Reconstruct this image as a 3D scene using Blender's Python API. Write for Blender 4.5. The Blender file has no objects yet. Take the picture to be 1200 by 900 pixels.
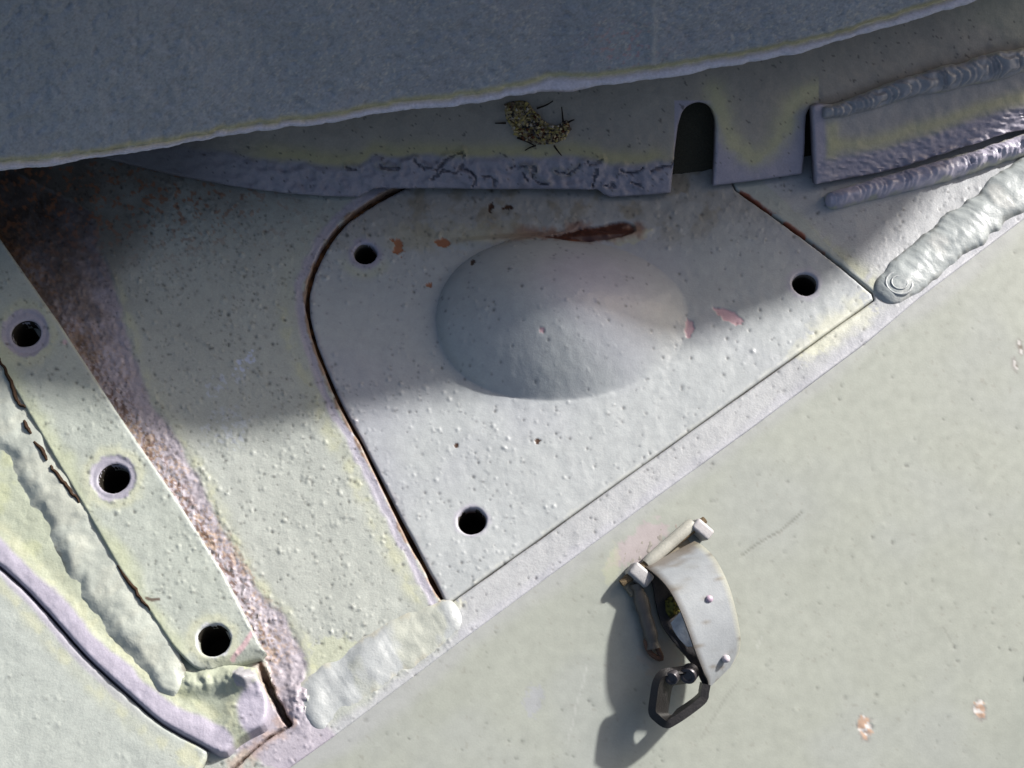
import bpy, math, random
import numpy as np

# ------------------------------------------------------------------ scene, camera, light
scene = bpy.context.scene
COL = scene.collection
S = 0.0005                       # one unit of the working drawing = 0.5 mm
TH = math.radians(25.0)          # camera pitch away from straight down
FOV = math.radians(40.0)
F = 600.0 / math.tan(FOV / 2)
CAM = np.array([0.0, -F * math.sin(TH), F * math.cos(TH)])
RT = np.array([1.0, 0, 0])
UP = np.array([0.0, math.cos(TH), math.sin(TH)])
FW = np.array([0.0, math.sin(TH), -math.cos(TH)])

cam_d = bpy.data.cameras.new("camera")
cam = bpy.data.objects.new("camera", cam_d)
COL.objects.link(cam)
cam.location = CAM * S
cam.rotation_euler = (TH, 0, 0)
cam_d.sensor_width = 36
cam_d.lens = 18.0 / math.tan(FOV / 2)
cam_d.clip_start = 0.01
cam_d.clip_end = 200
scene.camera = cam

SUN_EL, SUN_AZ = math.radians(33), math.radians(36)       # azimuth counted from +X towards +Y
LDIR = np.array([math.cos(SUN_EL) * math.cos(SUN_AZ), math.cos(SUN_EL) * math.sin(SUN_AZ), math.sin(SUN_EL)])
world = bpy.data.worlds.new("World")
scene.world = world
world.use_nodes = True
wn = world.node_tree
bg = wn.nodes["Background"]
sky = wn.nodes.new("ShaderNodeTexSky")
sky.sky_type = 'NISHITA'
sky.sun_disc = False
sky.sun_elevation = SUN_EL
sky.sun_rotation = math.pi / 2 - SUN_AZ
sky.air_density = 1.0
sky.dust_density = 5.5
sky.ozone_density = 1.0
wn.links.new(sky.outputs[0], bg.inputs[0])
bg.inputs[1].default_value = 0.088

sun_d = bpy.data.lights.new("sun", 'SUN')
sun_d.energy = 5.0
sun_d.angle = math.radians(2.6)
sun_d.color = (1.0, 0.98, 0.955)
sun = bpy.data.objects.new("sun", sun_d)
COL.objects.link(sun)
from mathutils import Vector
sun.rotation_euler = Vector(LDIR).to_track_quat('Z', 'Y').to_euler()
sun.location = (1, 1, 2)

scene.view_settings.view_transform = 'Standard'
scene.view_settings.look = 'None'
scene.view_settings.exposure = 0.63
scene.view_settings.gamma = 1.0
scene.cycles.max_bounces = 8
scene.render.engine = 'CYCLES'

# ------------------------------------------------------------------ small maths
rng = np.random.default_rng(7)
random.seed(7)


def A(*c):
    """albedo of a paint that reads c (sRGB 0-255) in full light"""
    v = np.array(c, float) / 255.0
    lin = np.where(v <= 0.04045, v / 12.92, ((v + 0.055) / 1.055) ** 2.4)
    return lin * 0.62


def rays(px, py):
    px = np.asarray(px, float); py = np.asarray(py, float)
    return FW + RT * ((px - 600) / F)[..., None] + UP * ((450 - py) / F)[..., None]


def W(px, py, z=0.0):
    d = rays(px, py)
    t = (np.asarray(z, float) - CAM[2]) / d[..., 2]
    return CAM + d * t[..., None]


def proj(P):
    q = np.asarray(P, float) - CAM
    w = q @ FW
    return 600 + F * (q @ RT) / w, 450 - F * (q @ UP) / w


# the hull side: a plane through the deck edge, tilted down
EA, EB = W(340., 900., 0.), W(1200., 257., 0.)
eu = (EB - EA) / np.linalg.norm(EB - EA)
SIDE_T = math.radians(18)
eo = np.cross(eu, np.array([0, 0, 1.0]))
if eo[1] > 0: eo = -eo
SN = eo * math.sin(SIDE_T) + np.array([0, 0, 1.0]) * math.cos(SIDE_T)
SB = np.cross(eu, SN)
if SB[2] > 0: SB = -SB


def WS(px, py, h=0.0):
    d = rays(px, py)
    t = (np.asarray(h, float) - (CAM - EA) @ SN) / (d @ SN)
    return CAM + d * t[..., None]


def smooth(pts, step=7.0):
    p = np.array(pts, float)
    q = np.vstack([2 * p[0] - p[1], p, 2 * p[-1] - p[-2]])
    out = []
    for i in range(1, len(q) - 2):
        n = max(1, int(np.linalg.norm(q[i + 1] - q[i]) / step))
        for k in range(n):
            t = k / n
            out.append(0.5 * (2 * q[i] + (q[i + 1] - q[i - 1]) * t + (2 * q[i - 1] - 5 * q[i] + 4 * q[i + 1] - q[i + 2]) * t * t
                              + (3 * q[i] - q[i - 1] - 3 * q[i + 1] + q[i + 2]) * t ** 3))
    out.append(p[-1])
    return np.array(out)


def hsh(ix, iy, seed):
    h = (ix.astype(np.int64) * 374761393 + iy.astype(np.int64) * 668265263 + seed * 1442695041) & 0xFFFFFFFF
    h = ((h ^ (h >> 13)) * 1274126177) & 0xFFFFFFFF
    h = (h ^ (h >> 16)) & 0xFFFFFFFF
    return (h & 0xFFFFFF) / float(0xFFFFFF)


def vnoise(x, y, seed=0):
    ix, iy = np.floor(x), np.floor(y)
    fx, fy = x - ix, y - iy
    fx = fx * fx * fx * (fx * (fx * 6 - 15) + 10); fy = fy * fy * fy * (fy * (fy * 6 - 15) + 10)
    a, b = hsh(ix, iy, seed), hsh(ix + 1, iy, seed)
    c, d = hsh(ix, iy + 1, seed), hsh(ix + 1, iy + 1, seed)
    return (a + (b - a) * fx) * (1 - fy) + (c + (d - c) * fx) * fy


def fbm(x, y, scale, octv=4, seed=0):
    """-1 .. 1, feature size about `scale` px"""
    x = np.asarray(x, float) / scale; y = np.asarray(y, float) / scale
    x, y = x * 0.83 + y * 0.56, -x * 0.56 + y * 0.83
    v = 0; a = 1.0; t = 0
    for o in range(octv):
        v = v + a * (vnoise(x + 17.3 * o, y - 9.1 * o, seed + o) * 2 - 1)
        t += a; a *= 0.55; x = x * 2.03; y = y * 2.03
    return v / t * 1.35


def sst(a, b, x):
    t = np.clip((np.asarray(x, float) - a) / (b - a), 0, 1)
    return t * t * (3 - 2 * t)


def dist_line(x, y, poly):
    poly = np.asarray(poly, float)
    best = np.full(np.shape(x), 1e18)
    for a, b in zip(poly[:-1], poly[1:]):
        d = b - a
        t = np.clip(((x - a[0]) * d[0] + (y - a[1]) * d[1]) / (d @ d + 1e-9), 0, 1)
        best = np.minimum(best, (x - a[0] - t * d[0]) ** 2 + (y - a[1] - t * d[1]) ** 2)
    return np.sqrt(best)


def inside_poly(x, y, poly):
    poly = np.asarray(poly, float)
    ins = np.zeros(np.shape(x), bool)
    for a, b in zip(poly, np.roll(poly, -1, 0)):
        if a[1] == b[1]: continue
        c = ((a[1] > y) != (b[1] > y))
        ins ^= c & (x < (b[0] - a[0]) * (y - a[1]) / (b[1] - a[1]) + a[0])
    return ins


def mix(c, target, m):
    m = np.clip(np.asarray(m, float), 0, 1)[..., None]
    return c * (1 - m) + np.asarray(target) * m


# ------------------------------------------------------------------ materials
def material(name, rough=0.5, spec=0.5, grain=900., bump=0.25, metal=0.0, speck=0.05, coarse=160., cbump=0.12):
    m = bpy.data.materials.new(name); m.use_nodes = True
    nt = m.node_tree; N = nt.nodes; L = nt.links
    b = N["Principled BSDF"]
    at = N.new("ShaderNodeAttribute"); at.attribute_name = "Col"
    tc = N.new("ShaderNodeTexCoord")
    n1 = N.new("ShaderNodeTexNoise"); n1.inputs["Scale"].default_value = grain; n1.inputs["Detail"].default_value = 5
    n2 = N.new("ShaderNodeTexNoise"); n2.inputs["Scale"].default_value = coarse; n2.inputs["Detail"].default_value = 6
    L.new(tc.outputs["Object"], n1.inputs["Vector"]); L.new(tc.outputs["Object"], n2.inputs["Vector"])
    mr = N.new("ShaderNodeMapRange")
    mr.inputs["From Min"].default_value = 0.25; mr.inputs["From Max"].default_value = 0.75
    mr.inputs["To Min"].default_value = 1 - speck; mr.inputs["To Max"].default_value = 1 + speck
    L.new(n1.outputs["Fac"], mr.inputs["Value"])
    mr2 = N.new("ShaderNodeMapRange")
    mr2.inputs["From Min"].default_value = 0.3; mr2.inputs["From Max"].default_value = 0.7
    mr2.inputs["To Min"].default_value = 0.95; mr2.inputs["To Max"].default_value = 1.05
    L.new(n2.outputs["Fac"], mr2.inputs["Value"])
    mu = N.new("ShaderNodeMath"); mu.operation = 'MULTIPLY'
    L.new(mr.outputs[0], mu.inputs[0]); L.new(mr2.outputs[0], mu.inputs[1])
    vm = N.new("ShaderNodeVectorMath"); vm.operation = 'SCALE'
    L.new(at.outputs["Color"], vm.inputs[0]); L.new(mu.outputs[0], vm.inputs["Scale"])
    L.new(vm.outputs[0], b.inputs["Base Color"])
    mrr = N.new("ShaderNodeMapRange")
    mrr.inputs["To Min"].default_value = rough - 0.12; mrr.inputs["To Max"].default_value = rough + 0.12
    L.new(n2.outputs["Fac"], mrr.inputs["Value"]); L.new(mrr.outputs[0], b.inputs["Roughness"])
    b.inputs["Specular IOR Level"].default_value = spec
    b.inputs["Metallic"].default_value = metal
    b1 = N.new("ShaderNodeBump"); b1.inputs["Strength"].default_value = bump; b1.inputs["Distance"].default_value = 0.0006
    b2 = N.new("ShaderNodeBump"); b2.inputs["Strength"].default_value = cbump; b2.inputs["Distance"].default_value = 0.002
    L.new(n1.outputs["Fac"], b1.inputs["Height"]); L.new(n2.outputs["Fac"], b2.inputs["Height"])
    L.new(b2.outputs[0], b1.inputs["Normal"]); L.new(b1.outputs[0], b.inputs["Normal"])
    return m


M_PAINT = material("matt_army_paint", 0.48, 0.45, grain=850, bump=0.3, speck=0.075, cbump=0.06)
M_GLOSS = material("satin_army_paint", 0.42, 0.5, grain=900, bump=0.16, speck=0.05, cbump=0.04)
M_SIDE = material("smooth_side_paint", 0.4, 0.5, grain=900, bump=0.08, speck=0.035, cbump=0.015)
M_CAST = material("cast_steel_paint", 0.44, 0.5, grain=700, bump=0.5, speck=0.15, coarse=420, cbump=0.06)
M_WELD = material("painted_weld", 0.4, 0.55, grain=800, bump=0.3)
M_DARK = material("dark_steel", 0.4, 0.6, grain=900, bump=0.3, metal=0.5, speck=0.12)
M_RUST = material("rusty_steel", 0.85, 0.2, grain=1300, bump=0.8, speck=0.3)
M_DIRT = material("dried_dirt", 0.9, 0.2, grain=2500, bump=0.6, speck=0.2)


# ------------------------------------------------------------------ objects
def put(name, V, faces, cols, mat, parent=None, origin=None, sharp=40):
    """V in drawing units; faces: (n,4) int array or list; one mesh object"""
    V = np.asarray(V, float)
    O = np.array(parent["_o"]) if parent is not None else (np.array(origin) if origin is not None else V.mean(0))
    me = bpy.data.meshes.new(name)
    co = ((V - O) * S).astype(np.float32)
    if isinstance(faces, np.ndarray):
        nf = len(faces); k = faces.shape[1]
        me.vertices.add(len(co)); me.vertices.foreach_set("co", co.ravel())
        me.loops.add(nf * k); me.loops.foreach_set("vertex_index", faces.astype(np.int32).ravel())
        me.polygons.add(nf); me.polygons.foreach_set("loop_start", (np.arange(nf) * k).astype(np.int32))
        me.update(calc_edges=True)
    else:
        me.from_pydata([tuple(c) for c in co], [], [tuple(int(i) for i in f) for f in faces])
        me.update()
    me.validate()
    ca = me.attributes.new("Col", 'FLOAT_COLOR', 'POINT')
    cc = np.ones((len(co), 4), np.float32); cc[:, :3] = np.clip(cols, 0.002, 0.9)
    ca.data.foreach_set("color", cc.ravel())
    me.polygons.foreach_set("use_smooth", np.ones(len(me.polygons), bool))
    if sharp: me.set_sharp_from_angle(angle=math.radians(sharp))
    me.materials.append(mat)
    o = bpy.data.objects.new(name, me)
    COL.objects.link(o)
    if parent is not None:
        o.parent = parent; o['_o'] = [float(v) for v in O]
    else:
        o.location = O * S; o["_o"] = [float(v) for v in O]
    return o


def thing(name, label, cat, origin, group=None):
    o = bpy.data.objects.new(name, None)
    o.empty_display_size = 0.01
    COL.objects.link(o)
    o.location = np.array(origin) * S
    o["_o"] = [float(v) for v in origin]
    o["label"] = label; o["category"] = cat
    if group: o["group"] = group
    return o


def axis(lo, hi, step, flo, fhi):
    """grid lines: `step` inside flo..fhi, four times coarser outside"""
    a = np.arange(max(lo, flo), min(hi, fhi) + step, step)
    pre = np.arange(max(lo, flo) - step * 4, lo - step * 4, -step * 4)[::-1] if lo < flo else np.array([])
    post = np.arange(a[-1] + step * 4, hi + step * 4, step * 4) if hi > fhi else np.array([])
    return np.concatenate([pre, a, post])


def region(x, y, loops):
    best = np.full(x.shape, 1e18); cx = np.zeros_like(x); cy = np.zeros_like(x)
    ins = np.zeros(x.shape, bool)
    for lp in loops:
        lp = np.asarray(lp, float)
        for a, b in zip(lp, np.roll(lp, -1, 0)):
            d = b - a
            t = np.clip(((x - a[0]) * d[0] + (y - a[1]) * d[1]) / (d @ d + 1e-9), 0, 1)
            qx = a[0] + t * d[0]; qy = a[1] + t * d[1]
            dd = (x - qx) ** 2 + (y - qy) ** 2
            m = dd < best
            best[m] = dd[m]; cx[m] = qx[m]; cy[m] = qy[m]
            if a[1] != b[1]:
                c = ((a[1] > y) != (b[1] > y))
                ins ^= c & (x < (b[0] - a[0]) * (y - a[1]) / (b[1] - a[1]) + a[0])
    return ins, np.sqrt(best), cx, cy


def plate(name, loops, step, posf, colf, mat, parent=None, origin=None, skirt=None, skirtcol=None, sharp=50, fine=True):
    lo = np.min(loops[0], 0); hi = np.max(loops[0], 0)
    xs = axis(lo[0] - step, hi[0] + step, step, -20 if fine else -9e9, 1220 if fine else 9e9)
    ys = axis(lo[1] - step, hi[1] + step, step, -20 if fine else -9e9, 920 if fine else 9e9)
    X, Y = np.meshgrid(xs, ys)
    sh = X.shape
    x = X.ravel(); y = Y.ravel()
    ins, dist, cx, cy = region(x, y, loops)
    I = np.arange(x.size).reshape(sh)
    q = np.stack([I[:-1, :-1], I[1:, :-1], I[1:, 1:], I[:-1, 1:]], -1).reshape(-1, 4)
    q = q[ins[q].any(1)]
    x = np.where(ins, x, cx); y = np.where(ins, y, cy); sd = np.where(ins, dist, 0.0)
    used, inv = np.unique(q, return_inverse=True)
    q = inv.reshape(-1, 4)
    x, y, sd = x[used], y[used], sd[used]
    V = posf(x, y, sd); C = colf(x, y, sd)
    if skirt is not None:
        e = np.concatenate([q[:, [0, 1]], q[:, [1, 2]], q[:, [2, 3]], q[:, [3, 0]]])
        key = e[:, 0].astype(np.int64) * len(x) + e[:, 1]
        rev = e[:, 1].astype(np.int64) * len(x) + e[:, 0]
        be = e[~np.isin(key, rev)]
        bv, binv = np.unique(be, return_inverse=True); binv = binv.reshape(-1, 2)
        n0 = len(V)
        k = np.asarray(skirt, float)
        V = np.vstack([V, V[bv] + k]); 
        C = np.vstack([C, C[bv] * 0 + np.asarray(skirtcol) if skirtcol is not None else C[bv]])
        q = np.vstack([q, np.stack([be[:, 1], be[:, 0], n0 + binv[:, 0], n0 + binv[:, 1]], -1)])
    return put(name, V, q, C, mat, parent, origin, sharp)


def circle_px(cx, cy, r, z, n=40):
    c = W(cx, cy, z); a = np.linspace(0, 2 * np.pi, n, endpoint=False)
    rj = r * (1 + 0.03 * fbm(cx + 9 * np.cos(a), cy + 9 * np.sin(a), 6, 2, 9))
    P = c + rj[:, None] * np.stack([np.cos(a), np.sin(a), 0 * a], -1)
    return np.stack(proj(P), -1)


def fillet(sd, r):
    d = np.clip(sd / r, 0, 1)
    return -r * (1 - np.sqrt(np.clip(1 - (1 - d) ** 2, 0, 1)))


def lathe(rings, n=24, cap_bottom=True, cap_top=False):
    """rings: list of (centre, u, v, radius)"""
    V = []; Fc = []
    for c, u, v, r in rings:
        a = np.linspace(0, 2 * np.pi, n, endpoint=False)
        V.append(np.asarray(c) + r * (np.cos(a)[:, None] * u + np.sin(a)[:, None] * v))
    m = len(rings)
    V = np.vstack(V)
    for i in range(m - 1):
        for k in range(n):
            k2 = (k + 1) % n
            Fc.append((i * n + k, i * n + k2, (i + 1) * n + k2, (i + 1) * n + k))
    if cap_top: Fc.append(tuple(range(n))[::-1])
    if cap_bottom: Fc.append(tuple((m - 1) * n + k for k in range(n)))
    return V, Fc


def tube(name, pts, radii, cols, mat, parent=None, n=10, sharp=60, origin=None):
    pts = np.asarray(pts, float); rings = []
    radii = np.broadcast_to(np.asarray(radii, float), (len(pts),))
    u = None
    for i in range(len(pts)):
        t = pts[min(i + 1, len(pts) - 1)] - pts[max(i - 1, 0)]; t /= np.linalg.norm(t)
        if u is None:
            u = np.cross(t, [0.3, 0.2, 0.93]); u /= np.linalg.norm(u)
        u = u - t * (u @ t); u /= np.linalg.norm(u)
        rings.append((pts[i], u, np.cross(t, u), radii[i]))
    V, Fc = lathe(rings, n, True, True)
    c = np.asarray(cols, float)
    C = np.repeat(c, n, 0) if c.ndim == 2 else np.tile(c, (len(V), 1))
    return put(name, V, Fc, C, mat, parent, origin, sharp)


# bumps and pits in the paint, as one height raster over the picture area
OX, OY, RW, RH = -280, -280, 1780, 1460
BUMP = np.zeros((RH, RW)); PIT = np.zeros((RH, RW))


def stamp(img, x, y, sg, amp):
    r = int(math.ceil(sg * 3)); xi = int(round(x)) - OX; yi = int(round(y)) - OY
    if xi < r + 1 or yi < r + 1 or xi > RW - r - 2 or yi > RH - r - 2: return
    g = np.arange(-r, r + 1)
    gx = (g + xi + OX - x)[None, :]; gy = (g + yi + OY - y)[:, None]
    img[yi - r:yi + r + 1, xi - r:xi + r + 1] += amp * np.exp(-(gx * gx + gy * gy) / (2 * sg * sg))


def look(img, x, y):
    fx = np.clip(x - OX, 0, RW - 2.001); fy = np.clip(y - OY, 0, RH - 2.001)
    ix = fx.astype(int); iy = fy.astype(int); tx = fx - ix; ty = fy - iy
    return (img[iy, ix] * (1 - tx) + img[iy, ix + 1] * tx) * (1 - ty) + (img[iy + 1, ix] * (1 - tx) + img[iy + 1, ix + 1] * tx) * ty


def pepper(poly, n, s0, s1, a0, a1, pit=0.25, keep=None):
    poly = np.array(poly, float); lo, hi = poly.min(0), poly.max(0)
    k = 0; tries = 0
    while k < n and tries < n * 8:
        tries += 1
        x = random.uniform(lo[0], hi[0]); y = random.uniform(lo[1], hi[1])
        if not inside_poly(np.array([x]), np.array([y]), poly)[0]: continue
        if random.random() > sst(-0.5, 0.55, fbm(np.array([x]), np.array([y]), 55, 3, 400))[0] + 0.12: continue
        if keep is not None and random.random() > keep(x, y): continue
        sg = (s0 + (s1 - s0) * random.random() ** 3.5) * 0.82
        am = 1.2 * (a0 + (a1 - a0) * random.random()) * sg / s1
        stamp(BUMP, x, y, sg, am)
        if random.random() < pit:
            stamp(PIT, x + sg * 0.8, y + sg * 0.8, sg * 0.7, 0.8)
        k += 1


# ------------------------------------------------------------------ outlines traced in the drawing
BAR_R = np.array([(-160, 20), (-80, 150), (0, 280), (70, 380), (135, 480), (210, 590), (262, 672), (306, 758)], float)
YEL = smooth([(110, 250), (130, 310), (155, 390), (172, 450), (205, 500), (240, 560), (270, 622), (302, 682), (338, 720), (362, 770), (366, 800)])
COVER_L = smooth([(475, 218), (440, 236), (400, 266), (374, 305), (361, 350), (368, 395), (385, 440), (402, 478), (425, 520)])
COVER = np.vstack([COVER_L, smooth([(470, 610), (520, 704)], 12), smooth([(526, 707), (1024, 351)], 14),
                   smooth([(1022, 344), (985, 313), (930, 271), (862, 222)], 10), [(845, 185), (490, 185)]])
SEAM_L = np.vstack([COVER_L, smooth([(470, 610), (521, 706)], 12)])
SEAM_B = np.array([(526, 709), (1027, 350)], float)
SEAM_R = np.array([(862, 222), (930, 271), (985, 313), (1026, 346)], float)


def seam_gap(x, y):
    """how wide the joint round the cover plate is open at a point"""
    g = np.full(np.shape(x), 1.1)
    g = np.where(x < 524, 5.5 - 2.0 * sst(250, 420, y) + 1.5 * sst(420, 640, y) - 2.5 * sst(690, 706, y), g)
    return g


# cover outline pulled in / hull opening pushed out
def offset(poly, d):
    p = np.asarray(poly, float)
    out = []
    n = len(p)
    for i in range(n):
        a, b, c = p[i - 1], p[i], p[(i + 1) % n]
        t = (c - a); t /= np.linalg.norm(t) + 1e-9
        nrm = np.array([t[1], -t[0]])
        out.append(b + nrm * d[i])
    return np.array(out)


def area(p): return 0.5 * np.sum(p[:, 0] * np.roll(p[:, 1], -1) - np.roll(p[:, 0], -1) * p[:, 1])


sgn = 1.0 if area(COVER) > 0 else -1.0
rag = fbm(COVER[:, 0], COVER[:, 1], 14, 3, 5)
gapw = seam_gap(COVER[:, 0], COVER[:, 1]) * (1 + 0.4 * fbm(COVER[:, 0], COVER[:, 1], 16, 3, 6))
right = (COVER[:, 0] > 862) & (COVER[:, 1] < 348)
COVER_IN = offset(COVER, -sgn * (gapw * 0.35))
HULL_OPEN = offset(COVER, sgn * (gapw * 0.75 + np.where(right, 1.2, 0.15) * (0.6 + np.abs(rag) * 1.6)))

HULL_EDGE = np.array([(40, 1122), (340, 900), (400, 857), (545, 748), (773, 580), (883, 500), (1017, 400), (1077, 350), (1200, 257), (1480, 44)], float)

# paint bumps
pepper([(90, 190), (470, 215), (365, 350), (520, 705), (370, 850), (300, 770), (0, 280)], 1562, 1.02, 2.16, 0.80, 1.95, 0.3)
pepper([(0, 250), (110, 200), (150, 390), (200, 500), (330, 720), (310, 770), (210, 590), (70, 380)], 1875, 0.94, 1.58, 0.56, 1.35, 0.2)
pepper([(100, 190), (460, 200), (370, 330), (340, 480), (180, 440)], 875, 0.90, 1.58, 0.64, 1.35, 0.35)
pepper(COVER, 1000, 0.94, 1.87, 0.80, 1.72, 0.3, lambda x, y: max(0.03, (1 - (x - 380) / 420)) if y > 300 else 0.7)
pepper([(-150, 100), (0, 280), (306, 758), (220, 800), (100, 600), (-150, 300)], 475, 1.02, 1.87, 0.80, 1.65, 0.3)
pepper([(-150, 560), (0, 690), (240, 880), (230, 1000), (-150, 1000)], 187, 1.02, 1.73, 0.80, 1.50, 0.25)
pepper([(800, 200), (1200, 160), (1180, 260), (1040, 340), (900, 250)], 275, 0.90, 1.58, 0.64, 1.35, 0.3)
pepper([(340, 900), (1200, 257), (1250, 950)], 56, 0.90, 1.37, 0.64, 1.12, 0.5)
pepper([(240, 900), (300, 770), (520, 705), (545, 748), (340, 900)], 212, 1.02, 1.87, 0.80, 1.65, 0.4)
pepper([(526, 709), (1027, 350), (1070, 350), (560, 735)], 75, 0.90, 1.30, 0.64, 1.12, 0.5)

for _poly, _n in (([(90, 190), (470, 215), (365, 350), (520, 705), (370, 850), (300, 770), (0, 280)], 900), (COVER, 420),
                  ([(-20, 250), (306, 758), (220, 800), (100, 600), (-20, 430)], 160), ([(240, 900), (300, 770), (520, 705), (545, 748), (340, 900)], 90),
                  ([(870, 190), (1200, 150), (1200, 257), (1040, 345)], 120), ([(345, 900), (1200, 262), (1200, 900)], 150), ([(526, 709), (1027, 350), (1077, 350), (545, 748)], 60)):
    _poly = np.array(_poly, float); _k = 0
    while _k < _n:
        _x = random.uniform(_poly[:, 0].min(), _poly[:, 0].max()); _y = random.uniform(_poly[:, 1].min(), _poly[:, 1].max())
        if inside_poly(np.array([_x]), np.array([_y]), _poly)[0]:
            stamp(PIT, _x, _y, 0.7 + 0.7 * random.random() ** 3, random.uniform(.4, 1.1)); _k += 1
C_DECK = A(191, 195, 187); C_COVER = A(193, 197, 197); C_LAV = A(186, 181, 192); C_YEL = A(212, 213, 182)
C_RUSTL = A(192, 168, 150); C_RUSTD = A(84, 56, 38); C_RUSTO = A(170, 92, 62); C_SIDE = A(177, 181, 170)
C_PINK = A(222, 184, 190); C_WHITE = A(226, 228, 214); C_BLACK = A(38, 33, 30)


def blotch(x, y, cx, cy, rx, ry, rot=0.0, seed=1, rough=0.5):
    """1 inside an uneven spot, 0 outside"""
    c, s = math.cos(rot), math.sin(rot)
    u = ((x - cx) * c + (y - cy) * s) / rx; v = (-(x - cx) * s + (y - cy) * c) / ry
    return sst(1.1, 0.9, np.sqrt(u * u + v * v) + rough * fbm(x, y, max(rx, ry) * 0.7, 3, seed) + 0.25 * fbm(x, y, 4.0, 2, seed + 1))


CRACK = smooth([(303, 770), (309, 790), (318, 812), (338, 848)], 6)
CRACK2 = smooth([(338, 852), (316, 864), (296, 880), (270, 904), (240, 935)], 6)


def deck_relief(x, y, sd):
    h = 1.4 * fbm(x, y, 90, 3, 11) + 0.28 * fbm(x, y, 14, 3, 12) + look(BUMP, x, y)
    band = inside_poly(x, y, LBAND)
    bd = dist_line(x, y, YEL)
    k = np.where(band, 1.0, 0.0) * sst(0, 10, bd)
    h = h + k * (-1.2 + 1.3 * fbm(x, y, 8, 3, 13))
    br = dist_line(x, y, BAR_R)
    rustz = sst(45, 8, br) * sst(-0.1, 0.35, fbm(x, y, 26, 3, 14))
    h = h + rustz * 1.0 * fbm(x, y, 4.2, 2, 15)
    lip = dist_line(x, y, SEAM_L)
    h = h - 0.9 * sst(16, 11, lip + 2 * fbm(x, y, 18, 2, 16))
    c1 = dist_line(x, y, CRACK); c2 = dist_line(x, y, CRACK2)
    h = h - 16 * sst(5.5, 2.5, c1 + 1.6 * fbm(x, y, 9, 3, 17)) * sst(778, 806, y)
    h = h - 4 * sst(2.4, 0.6, c2 + 1.0 * fbm(x, y, 9, 3, 18))
    h = h + fillet(sd, 2.0) - 0.9 * look(PIT, x, y)
    # lumps where the deck meets the weld at the bottom
    h = h + 9 * np.exp(-(((x - 352) / 15) ** 2 + ((y - 822) / 24) ** 2)) * (1 + 0.5 * fbm(x, y, 9, 3, 19))
    return h


LBAND = np.vstack([BAR_R[1:], [(312, 775), (322, 812), (340, 846), (356, 836)], YEL[::-1]])


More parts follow.
